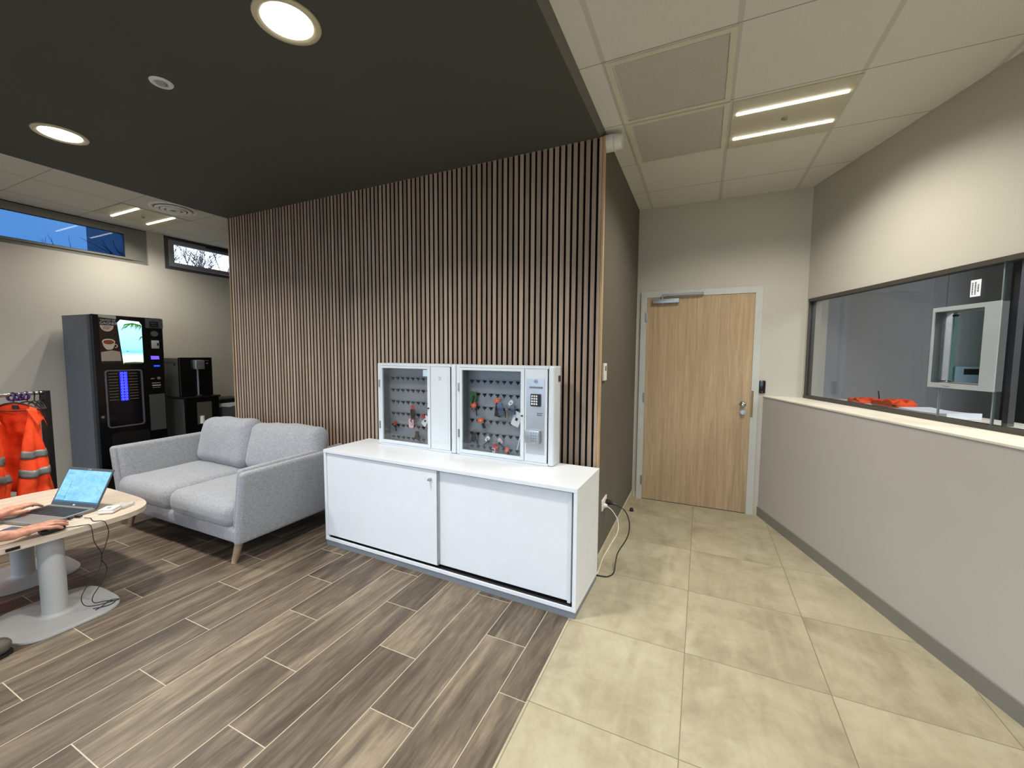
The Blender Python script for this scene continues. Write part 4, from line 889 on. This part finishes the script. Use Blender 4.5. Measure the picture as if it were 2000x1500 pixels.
def cloth(name, chains, m, extra=None):
    mb = MB()
    for ch in chains: chain(mb, ch)
    if extra: extra(mb)
    o = wb(mb, name, m, PE); a = o.modifiers.new('r', 'REMESH'); a.mode = 'VOXEL'; a.voxel_size = .009; a.use_smooth_shade = True; a = o.modifiers.new('s', 'SMOOTH'); a.factor = .5; a.iterations = 6; return o
m_knit = mat('navy_knit', (38, 46, 66), .9); m_jean = mat('blue_denim', (56, 74, 92), .9, bump=.2); m_hair = mat('dark_brown_hair', (52, 38, 30), .7)
def tor(mb): capsule(mb, RS, LS, .085, .085)
cloth('sweater', [[(Vector((-2.84, -2.66, .56)), .155), (Vector((-2.84, -2.62, .75)), .15), (Vector((-2.84, -2.56, .92)), .14)], [(RS, .075), (REl+Vector((0, -.02, .02)), .062), (RW.lerp(REl, .86), .056)], [(LS, .075), (LEl+Vector((0, -.02, .02)), .062), (LW.lerp(LEl, .86), .056)]], m_knit, tor)
cloth('jeans', [[(hips[s][0], .105), (hips[s][1], .072), (hips[s][2].lerp(hips[s][1], .1), .052)] for s in (1, -1)], m_jean, lambda mb: capsule(mb, (-2.93, -2.67, .57), (-2.75, -2.67, .57), .12, .12))
def hairf(P, u): return (P.x, P.y, P.z)
mb = MB(); mb.rbox((HD.x, HD.y-.022, HD.z+.095), (.178, .19, .19), .08, k=4, n=2); wb(mb, 'hair', m_hair, PE)
m_shoe = mat('grey_suede', (92, 88, 80), .9, bump=.2)
for s, (fx, fy) in ((1, (-2.46, -2.26)), (-1, (-3.10, -2.22))):
    mb = MB(); mb.rbox((fx, fy+.085, .055), (.098, .285, .085), .040, k=4, n=4, fn=lambda P, u: (P.x*(1-.12*max(0, u[1])**2), P.y, P.z*(1-.35*max(0, u[1])) if P.z > 0 else P.z)); sh = wb(mb, 'shoe', m_shoe, PE)
    mb = MB(); mb.prism(superell(fx, fy+.085, .05, .146, 40, 2.6), .0, .016); wb(mb, 'shoe_sole', m_matblack, PE)
CH = thing('lounge_chair', 'dark upholstered lounge chair carrying the seated person', 'chair', (-2.84, -2.74, 0))
mb = MB(); mb.rbox((0, 0, .37), (.6, .56, .13), .04, k=2, n=2); mb.build('seat', m_graph, CH)
mb = MB(); mb.rbox((0, -.31, .60), (.6, .10, .50), .04, k=2, n=2); mb.build('backrest', m_graph, CH)
for a in (-1, 1):
    for b in (-1, 1): mb = MB(); mb.cyl((a*.25, b*.22, .31), (a*.27, b*.25, 0), .018, .013, seg=12); mb.build('leg', m_leg, CH)

# ------------------------------------------------------------------ garment rack with vests
PST = Vector((-4.37, -1.30, 0)); rd = Vector((.30, -.95, 0)).normalized(); RH = 1.155
RK = wthing('garment_rack', 'black metal garment rack with silver rail beside the vending machine', 'clothes rack', tuple(PST))
ra = math.atan2(rd.y, rd.x)
for k_ in (0, 1.25):
    p = PST+rd*k_; Mp = Matrix.Translation(p) @ Matrix.Rotation(ra, 4, 'Z')
    mb = MB(); mb.box(-.019, .019, -.030, .030, .0, 1.172, b=.003, M=Mp); wb(mb, 'post', m_matblack, RK)
    mb = MB(); mb.box(-.02, .02, -.22, .22, .012, .05, b=.003, M=Mp); wb(mb, 'foot', m_matblack, RK)
mb = MB(); mb.cyl(PST+Vector((0, 0, RH))+rd*.02, PST+rd*1.23+Vector((0, 0, RH)), .013, seg=20); wb(mb, 'rail', m_chrome, RK)
mb = MB(); mb.box(.02, 1.23, -.012, .012, .11, .135, M=Matrix.Translation(PST) @ Matrix.Rotation(ra, 4, 'Z')); wb(mb, 'lower_bar', m_matblack, RK)
def hanger(k_, ang, lab, group='black hangers on the rack'):
    p = PST+rd*k_+Vector((0, 0, RH)); t = thing('clothes_hanger', lab, 'hanger', tuple(p), ang, group)
    hk = [(0, .018*math.cos(a), .018*math.sin(a)) for a in [R(200-25*i) for i in range(9)]]
    hk = [(0, y_, z_+.001) for (_, y_, z_) in [(0, .018*math.cos(R(-160+0))*1, 0)][:0]]+[(.018*math.cos(R(a)), 0, .018*math.sin(R(a))) for a in range(190, -61, -25)]+[(0, 0, -.045), (0, 0, -.065)]
    mb = MB(); mb.tube(hk, .0035, 8); mb.build('hook', m_purple if 'purple' in lab else m_black, t)
    mb = MB(); mb.tube([(-.165, 0, -.122), (-.12, 0, -.098), (-.06, 0, -.072), (0, 0, -.062), (.06, 0, -.072), (.12, 0, -.098), (.165, 0, -.122)], .006, 8); mb.tube([(-.165, 0, -.122), (-.08, 0, -.129), (0, 0, -.131), (.08, 0, -.129), (.165, 0, -.122)], .004, 8); mb.build('shoulder_bar', m_black, t)
    return t
def vest(k_, ang, lab, seed):
    p = PST+rd*k_+Vector((0, 0, RH)); t = thing('safety_vest', lab, 'safety vest', tuple(p), ang, 'orange high visibility vests on the rack')
    NU, NV = 46, 26; a0 = .16
    def S(u, v, out=0):
        # u 0..1 around from one front edge over the back to the other; v 0 top .. 1 hem
        aa = .045+.075*(1-v)**1.5; th = 2*math.pi*(aa+(1-2*aa)*u)-math.pi/2       # front opening towards -y
        w = .150+.045*v; dpt = .05+.075*v
        cx_ = math.cos(th); sy_ = math.sin(th)
        fold = .016*v*math.sin(th*6+seed)+.012*v*math.sin(th*11+seed*2)+noise.noise(Vector((u*9+seed, v*5, 2)))*.028*(.3+v)
        x = (w+out+fold)*math.copysign(abs(cx_)**.8, cx_); y = (dpt+out+fold*.8)*sy_-.01
        neck = .07
        ax_ = abs(x); ztop = -.072-.50*max(0, ax_-neck) - (.10*max(0, (neck-ax_)/neck) if sy_ < 0 else 0)
        hem = -.825+.02*math.sin(th*3+seed)
        z = ztop+(hem-ztop)*v
        # shoulder pinch: bring front and back together at the top
        y *= (.25+.75*min(1, v*2.6)**.6); y += .0
        return Vector((x, y, z))
    vs = [S(i/NU, j/NV) for j in range(NV+1) for i in range(NU+1)]
    fs = [(j*(NU+1)+i, j*(NU+1)+i+1, (j+1)*(NU+1)+i+1, (j+1)*(NU+1)+i) for j in range(NV) for i in range(NU)]
    mb = MB(); mb.add(vs, fs, True); o = mb.build('fabric_shell', m_orange, t); s_ = o.modifiers.new('s', 'SOLIDIFY'); s_.thickness = .004; s_.offset = 0
    for (v0, v1) in ((.46, .545), (.66, .745)):
        vs = [S(i/NU, v0+(v1-v0)*j/3, .0045) for j in range(4) for i in range(NU+1)]
        fs = [(j*(NU+1)+i, j*(NU+1)+i+1, (j+1)*(NU+1)+i+1, (j+1)*(NU+1)+i) for j in range(3) for i in range(NU)]
        mb = MB(); mb.add(vs, fs, True); o = mb.build('reflective_band', m_refl, t); s_ = o.modifiers.new('s', 'SOLIDIFY'); s_.thickness = .003; s_.offset = 0
    for s in (-1, 1):        # pointed sleeve caps falling over the shoulder
        n1 = []; 
        for i in range(7):
            for j in range(6):
                a = i/6; b = j/5; n1.append(Vector((s*(.118+.062*b), (-.055+.11*a)*(1-.35*b), -.085-.50*(.05+.062*b)-.06*b-.06*(2*a-1)**2*b)))
        mb = MB(); mb.add(n1, [(i*6+j, (i+1)*6+j, (i+1)*6+j+1, i*6+j+1) for i in range(6) for j in range(5)], True); o = mb.build('sleeve_cap', m_orange, t); s_ = o.modifiers.new('s', 'SOLIDIFY'); s_.thickness = .004
    mb = MB(); mb.box(-.02, .02, .010, .014, -.115, -.085); mb.build('size_label', m_matblack, t)
    return t
VA = R(38)
vest(.20, VA, 'open orange safety vest with silver bands nearest the rack post', 1.0); hanger(.20, VA, 'black hanger carrying the orange vest nearest the rack post')
vest(.46, VA+.06, 'orange safety vest second from the rack post, cut by picture edge', 3.7); hanger(.46, VA+.06, 'black hanger carrying the second orange vest from the post')
vest(.74, VA-.05, 'orange safety vest third from the rack post, mostly out of picture', 6.1); hanger(.74, VA-.05, 'black hanger carrying the third orange vest from the post')
hanger(.035, R(-6), 'empty black hanger right against the rack post'); hanger(.070, R(2), 'empty black hanger second from the rack post'); hanger(.115, R(14), 'empty black hanger beside the purple ring cluster')
p = PST+rd*.17+Vector((0, 0, RH)); t = thing('purple_ring_cluster', 'cluster of purple plastic rings hung on the clothes rail', 'plastic rings', tuple(p), ra)
for i in range(6):
    mb = MB(); Mx = Matrix.Translation((-.045+.018*i, 0, -.018)) @ Matrix.Rotation(R(20*(-1)**i+6*i), 4, 'Z') @ Matrix.Rotation(R(90), 4, 'Y')
    mb.tube([(0.028*math.cos(a*.5236), .028*math.sin(a*.5236), 0) for a in range(12)], .006, 8, closed=True, M=Mx); mb.build('ring', m_purple, t)

# ------------------------------------------------------------------ vending machine
VM = thing('vending_machine', 'tall black coffee vending machine with glowing beach picture', 'vending machine', (-4.88, -.80, 0), R(93.7))
mb = MB(); mb.box(0.0, .612, .075, .54, .03, 1.872, b=.004); mb.build('body', m_vend_side, VM)
mb = MB(); mb.box(.01, .60, .03, .53, 0, .03); mb.build('plinth', m_black, VM)
mb = MB(); mb.box(-.002, .614, .0, .072, .034, 1.875, b=.012); mb.build('front_door', m_blackg, VM)
mb = MB(); mb.box(.0, .010, -.0015, .0, .06, 1.86); mb.box(-.0035, -.002, .02, .07, .04, 1.87); mb.build('door_edge_trim', mat('blue_grey_edge', (52, 62, 74), .35, metal=.3), VM)
# poster
po = MB(); po.prism([(.055, 1.381), (.226, 1.381), (.196, 1.842), (.055, 1.855)], .002, .0032, M=XZ); po = po.build('poster', mat('dark_brown_poster', (40, 26, 22), .5, var=.5, vs=60), VM)
def flat(pts, d, nm, m, par): q = MB(); q.prism(pts, d, d+.0006, M=XZ); return q.build(nm, m, par)
flat([(.055, 1.846), (.197, 1.836), (.195, 1.868), (.053, 1.876)], .0034, 'poster_tab', mat('grey_paper_tab', (172, 168, 160), .6), po)
flat([(.055, 1.770), (.201, 1.770), (.197, 1.836), (.055, 1.846)], .0034, 'poster_header', m_matblack, po)
mt = mat('white_print', (205, 200, 192), .6)
text_part('TENTEZ DE', .024, 'poster_text', mt, po, (.128, -.0046, 1.818), (R(90), 0, 0)); text_part('GAGNER', .036, 'poster_text', mt, po, (.133, -.0046, 1.788), (R(90), 0, 0))
mcream = mat('cream_print', (196, 180, 164), .6)
flat([(.060+.095*(i/12) if False else .118+.055*math.cos(R(180+15*i)), 1.768+.062*math.sin(R(180+15*i))) for i in range(13)], .0034, 'poster_roundel', mcream, po)
for k_ in range(3): flat([(.085, 1.752-k_*.011), (.15-.006*k_, 1.752-k_*.011), (.15-.006*k_, 1.756-k_*.011), (.085, 1.756-k_*.011)], .0041, 'small_print', mat('brown_print', (92, 70, 60), .6), po)
flat([(.058, 1.405), (.219, 1.405), (.213, 1.50), (.15, 1.515), (.058, 1.495)], .0034, 'poster_footer', mat('beige_print', (160, 148, 136), .6), po)
ell = lambda cx_, cz_, a, b, n=24: [(cx_+a*math.cos(2*math.pi*i/n), cz_+b*math.sin(2*math.pi*i/n)) for i in range(n)]
flat([(.072, 1.60), (.080, 1.56), (.098, 1.528), (.112, 1.520), (.138, 1.520), (.155, 1.53), (.170, 1.565), (.175, 1.60)], .0040, 'cup_picture', mcream, po)
flat(ell(.1235, 1.602, .0525, .030), .0046, 'cup_rim_picture', mat('pale_cup_print', (214, 200, 184), .5), po); flat(ell(.1235, 1.598, .044, .023), .0053, 'coffee_picture', mat('coffee_print', (132, 70, 36), .4, var=.4, vs=120), po)
q = MB(); q.tube([(.175+.018*math.cos(R(a)), -.0045, 1.560+.018*math.sin(R(a))) for a in range(-100, 101, 20)], .0035, 6); q.build('cup_handle_picture', mcream, po)
# lit beach picture
bs = [(.236, 1.374), (.398, 1.374), (.412, 1.388), (.412, 1.79), (.39, 1.824), (.23, 1.834), (.203, 1.80)]
sc_ = MB(); sc_.prism(bs, .002, .0035, M=XZ); sc_ = sc_.build('backlit_picture', screen_mat('beach_backlight', 'beach'), VM)
mg = mat('palm_green_print', (40, 96, 30), .5, emit=(52, 120, 34), es=.55)
leaf_ = MB(); rr_ = random.Random(3)
for i in range(34):
    t_ = i/33; bx = .408-.16*t_; bz = 1.775+.03*math.sin(t_*3)-.035*t_*t_; L_ = .075*(1-.5*t_)*rr_.uniform(.7, 1.1); a = R(250+rr_.uniform(-18, 12)-25*t_)
    e_ = (bx+L_*math.cos(a), bz+L_*math.sin(a)); leaf_.prism([(bx-.004, bz), e_, (bx+.005, bz+.003)], .0037, .0042, M=XZ)
leaf_.prism([(.408, 1.772), (.408, 1.79), (.33, 1.807), (.262, 1.79), (.245, 1.745), (.27, 1.778), (.33, 1.793)], .0037, .0044, M=XZ)
for i in range(6): leaf_.prism([(.412, 1.66), (.412, 1.668), (.385-.004*i, 1.66-.012*i)], .0037, .0042, M=XZ)
leaf_.build('palm_picture', mg, sc_)
flat([(.240, 1.374), (.398, 1.374), (.410, 1.388), (.33, 1.392), (.24, 1.386)], .0037, 'vegetation_picture', mat('dull_green_print', (86, 110, 84), .6), sc_)
flat(ell(.276, 1.505, .005, .004, 8), .0037, 'boat_picture', mat('navy_print', (30, 60, 110), .6), sc_)
# selection panel
fr_ = MB(); o_ = rrect(.074, .392, .712, 1.312, .03, 6); i_ = rrect(.086, .380, .724, 1.300, .022, 6); n_ = len(o_)
vs = [XZ @ Vector((x_, y_, .012)) for x_, y_ in o_]+[XZ @ Vector((x_, y_, .012)) for x_, y_ in i_]+[XZ @ Vector((x_, y_, 0)) for x_, y_ in o_]+[XZ @ Vector((x_, y_, 0)) for x_, y_ in i_]
fr_.add(vs, [(i, (i+1) % n_, n_+(i+1) % n_, n_+i) for i in range(n_)]+[(i, 2*n_+i, 2*n_+(i+1) % n_, (i+1) % n_) for i in range(n_)]+[(n_+i, n_+(i+1) % n_, 3*n_+(i+1) % n_, 3*n_+i) for i in range(n_)])
sel = fr_.build('selection_frame', mat('satin_grey_bezel', (118, 118, 122), .35, metal=.5), VM)
mbl = emat('blue_glow', (22, 28, 236), .9)
bk = MB(); bk.box(.196, .262, -.003, -.0015, .986, 1.292); bk.build('button_backlight', mbl, sel)
bt = None; mring = mat('blue_white_ring', (120, 130, 255), .3, emit=(110, 120, 255), es=1.0)
for i in range(2):
    for j in range(10):
        if bt is None: bt = MB().tube([(.0095*math.cos(R(a)), 0, .0095*math.sin(R(a))) for a in range(0, 360, 30)], .0016, 6, closed=True).build('selection_button', mring, sel); o = bt
        else: o = bt.copy(); COL.objects.link(o); o.parent = sel
        o.location = (.213+i*.031, -.005, 1.275-j*.0302)
mlab = mat('grey_gold_print', (130, 120, 100), .5)
for i in range(2):
    for j in range(10):
        x0_ = .104 if i == 0 else .272; q = MB(); q.box(x0_, x0_+.078, -.0022, -.0016, 1.271-j*.0302, 1.2755-j*.0302); q.build('product_label', mlab, sel)
q = MB(); q.box(.105, .36, -.0016, -.0005, .75, .96); q.box(.11, .35, -.006, -.0016, .835, .842); q.build('cup_window', mat('dark_blue_gloss', (12, 14, 26), .1), sel)
# payment column
q = MB(); q.box(.448, .613, -.004, .0, 1.762, 1.868, b=.001); q.build('header_plate', m_vend_grey, VM)
q = MB(); q.box(.486, .568, -.006, -.004, 1.776, 1.834); q.build('header_badge', m_black, VM); q = MB(); q.box(.496, .548, -.0066, -.006, 1.812, 1.820); q.box(.500, .558, -.0066, -.006, 1.790, 1.795); q.build('badge_print', m_graph, VM)
q = MB(); q.prism(ell(.527, 1.702, .036, .030), .001, .005, M=XZ); q.build('speaker_disc', m_graph, VM)
q = MB(); q.rbox((.528, -.008, 1.583), (.068, .016, .090), .004, k=1); cr_ = q.build('card_terminal', mat('light_grey_terminal', (168, 168, 166), .4), VM); q = MB(); q.box(.540, .556, -.0168, -.0158, 1.57, 1.60); q.build('terminal_screen', m_black, cr_)
q = MB(); q.prism([(.481, 1.457), (.484, 1.418), (.562, 1.418), (.558, 1.455)], .001, .003, M=XZ); q.build('price_display', emat('violet_display', (98, 72, 255), 1.0), VM)
q = MB(); q.box(.506, .562, -.003, -.001, 1.337, 1.353); q.build('coin_display', emat('blue_display', (28, 70, 255), .9), VM)
q = MB(); q.rbox((.488, -.004, 1.205), (.034, .008, .012), .003, k=1); q.cyl((.545, 0, 1.207), (.545, -.012, 1.207), .016, .014, seg=20); q.build('coin_slot', m_alu, VM)
q = MB(); q.box(.478, .562, -.0018, -.0006, 1.152, 1.157); q.box(.480, .562, -.0018, -.0006, 1.124, 1.134); q.box(.484, .556, -.0018, -.0006, 1.104, 1.107); q.build('coin_notice', mt, VM)
q = MB(); q.box(.446, .594, -.004, .0, .628, 1.030, b=.001); q.build('lower_side_plate', m_vend_grey, VM)
q = MB(); q.prism(rrect(.10, .43, .16, .655, .035), .001, .007, M=XZ); q.build('dispensing_door', mat('smoky_gloss_door', (28, 29, 31), .15), VM)
q = MB(); q.box(.108, .120, -.010, -.0, .305, .311); q.box(.112, .116, -.010, -.0, .295, .318); q.build('door_latch', m_plastic_w, VM)
q = MB(); q.cyl((.040, 0, .835), (.040, -.006, .835), .013, seg=20); q.build('lock', m_alu, VM)

# ------------------------------------------------------------------ water dispenser, its stand, bin
t = wthing('dispenser_stand', 'black gloss cabinet carrying the water dispenser, right of vending machine', 'cabinet', (-5.15, .17, 0))
mb = MB(); mb.box(-5.46, -4.925, -.015, .355, .0, .940, b=.003); wb(mb, 'body', m_graph, t)
mb = MB(); mb.box(-4.924, -4.90, -.018, .358, .02, .945, b=.004); wb(mb, 'front_panel', m_blackg, t)
mb = MB(); mb.box(-5.47, -4.89, -.022, .375, .946, .966, b=.003); wb(mb, 'top_plate', m_black, t)
mb = MB(); mb.box(-4.8995, -4.897, .105, .268, .625, .894); w_ = wb(mb, 'reflection_patch', mat('smoky_reflection_grey', (112, 108, 96), .12, metal=.4), t)  # grey patch paints the room's reflection in the gloss front
mb = MB(); mb.cyl((-4.888, .155, .635), (-4.888, .155, .725), .026, .021, seg=24); wb(mb, 'reflection_white', m_plastic_w, t)  # white solid modelled after the bright shape in that reflection
mb = MB(); mb.cyl((-4.888, .165, .52), (-4.888, .165, .635), .008, seg=12); mb.box(-4.9, -4.86, .13, .20, .505, .52); wb(mb, 'reflection_stem', m_plinth, t)  # stem and foot modelled after the same reflection
t = wthing('water_dispenser', 'black countertop water dispenser with silver tap block on black cabinet', 'water dispenser', (-5.2, .145, .966))
mb = MB(); mb.box(-5.44, -4.985, -.028, .318, .967, 1.430, b=.004); wb(mb, 'body', m_graph, t)
mb = MB(); mb.box(-4.984, -4.95, -.034, .325, .969, 1.437, b=.008); wb(mb, 'front_panel', m_blackg, t)
mb = MB(); mb.rbox((-4.925, .162, 1.350), (.06, .098, .110), .006, k=2); wb(mb, 'tap_block', m_alu, t)
mb = MB(); mb.cyl((-4.935, .150, 1.295), (-4.935, .150, .985), .010, seg=16); wb(mb, 'spout_tube', m_plinth, t)
mb = MB(); mb.cyl((-4.93, .155, .968), (-4.93, .155, .985), .032, seg=24); wb(mb, 'drip_tray', m_matblack, t)
mb = MB(); mb.box(-4.950, -4.9485, .255, .28, 1.358, 1.372); mb.box(-4.95, -4.9485, .225, .29, 1.395, 1.40); wb(mb, 'printed_mark', m_alu, t)
mb = MB(); mb.box(-5.40, -5.02, -.0295, -.028, 1.376, 1.380); mb.box(-5.08, -5.04, -.030, -.028, 1.338, 1.362); wb(mb, 'side_seam', m_black, t)
t = wthing('waste_bin', 'black lidded waste bin with white liner beside the dispenser cabinet', 'bin', (-5.15, .57, 0))
mb = MB(); mb.rbox((-5.15, .57, .41), (.36, .34, .82), .02, k=2, fn=lambda P, u: (P.x*(.86+.14*(u[2]+1)/2), P.y*(.86+.14*(u[2]+1)/2), P.z)); wb(mb, 'body', mat('grey_bin_body', (88, 90, 92), .45), t)
mb = MB(); mb.rbox((-5.15, .57, .822), (.372, .352, .045), .006, k=1, n=8, fn=lambda P, u: (P.x, P.y, P.z+.010*math.sin(P.x*30)*(1 if P.z < 0 else 0)+.008*math.sin(P.y*34)*(1 if P.z < 0 else 0))); wb(mb, 'liner', m_paper, t)
mb = MB(); mb.rbox((-5.15, .57, .872), (.38, .36, .055), .02, k=2); wb(mb, 'lid', m_black, t)
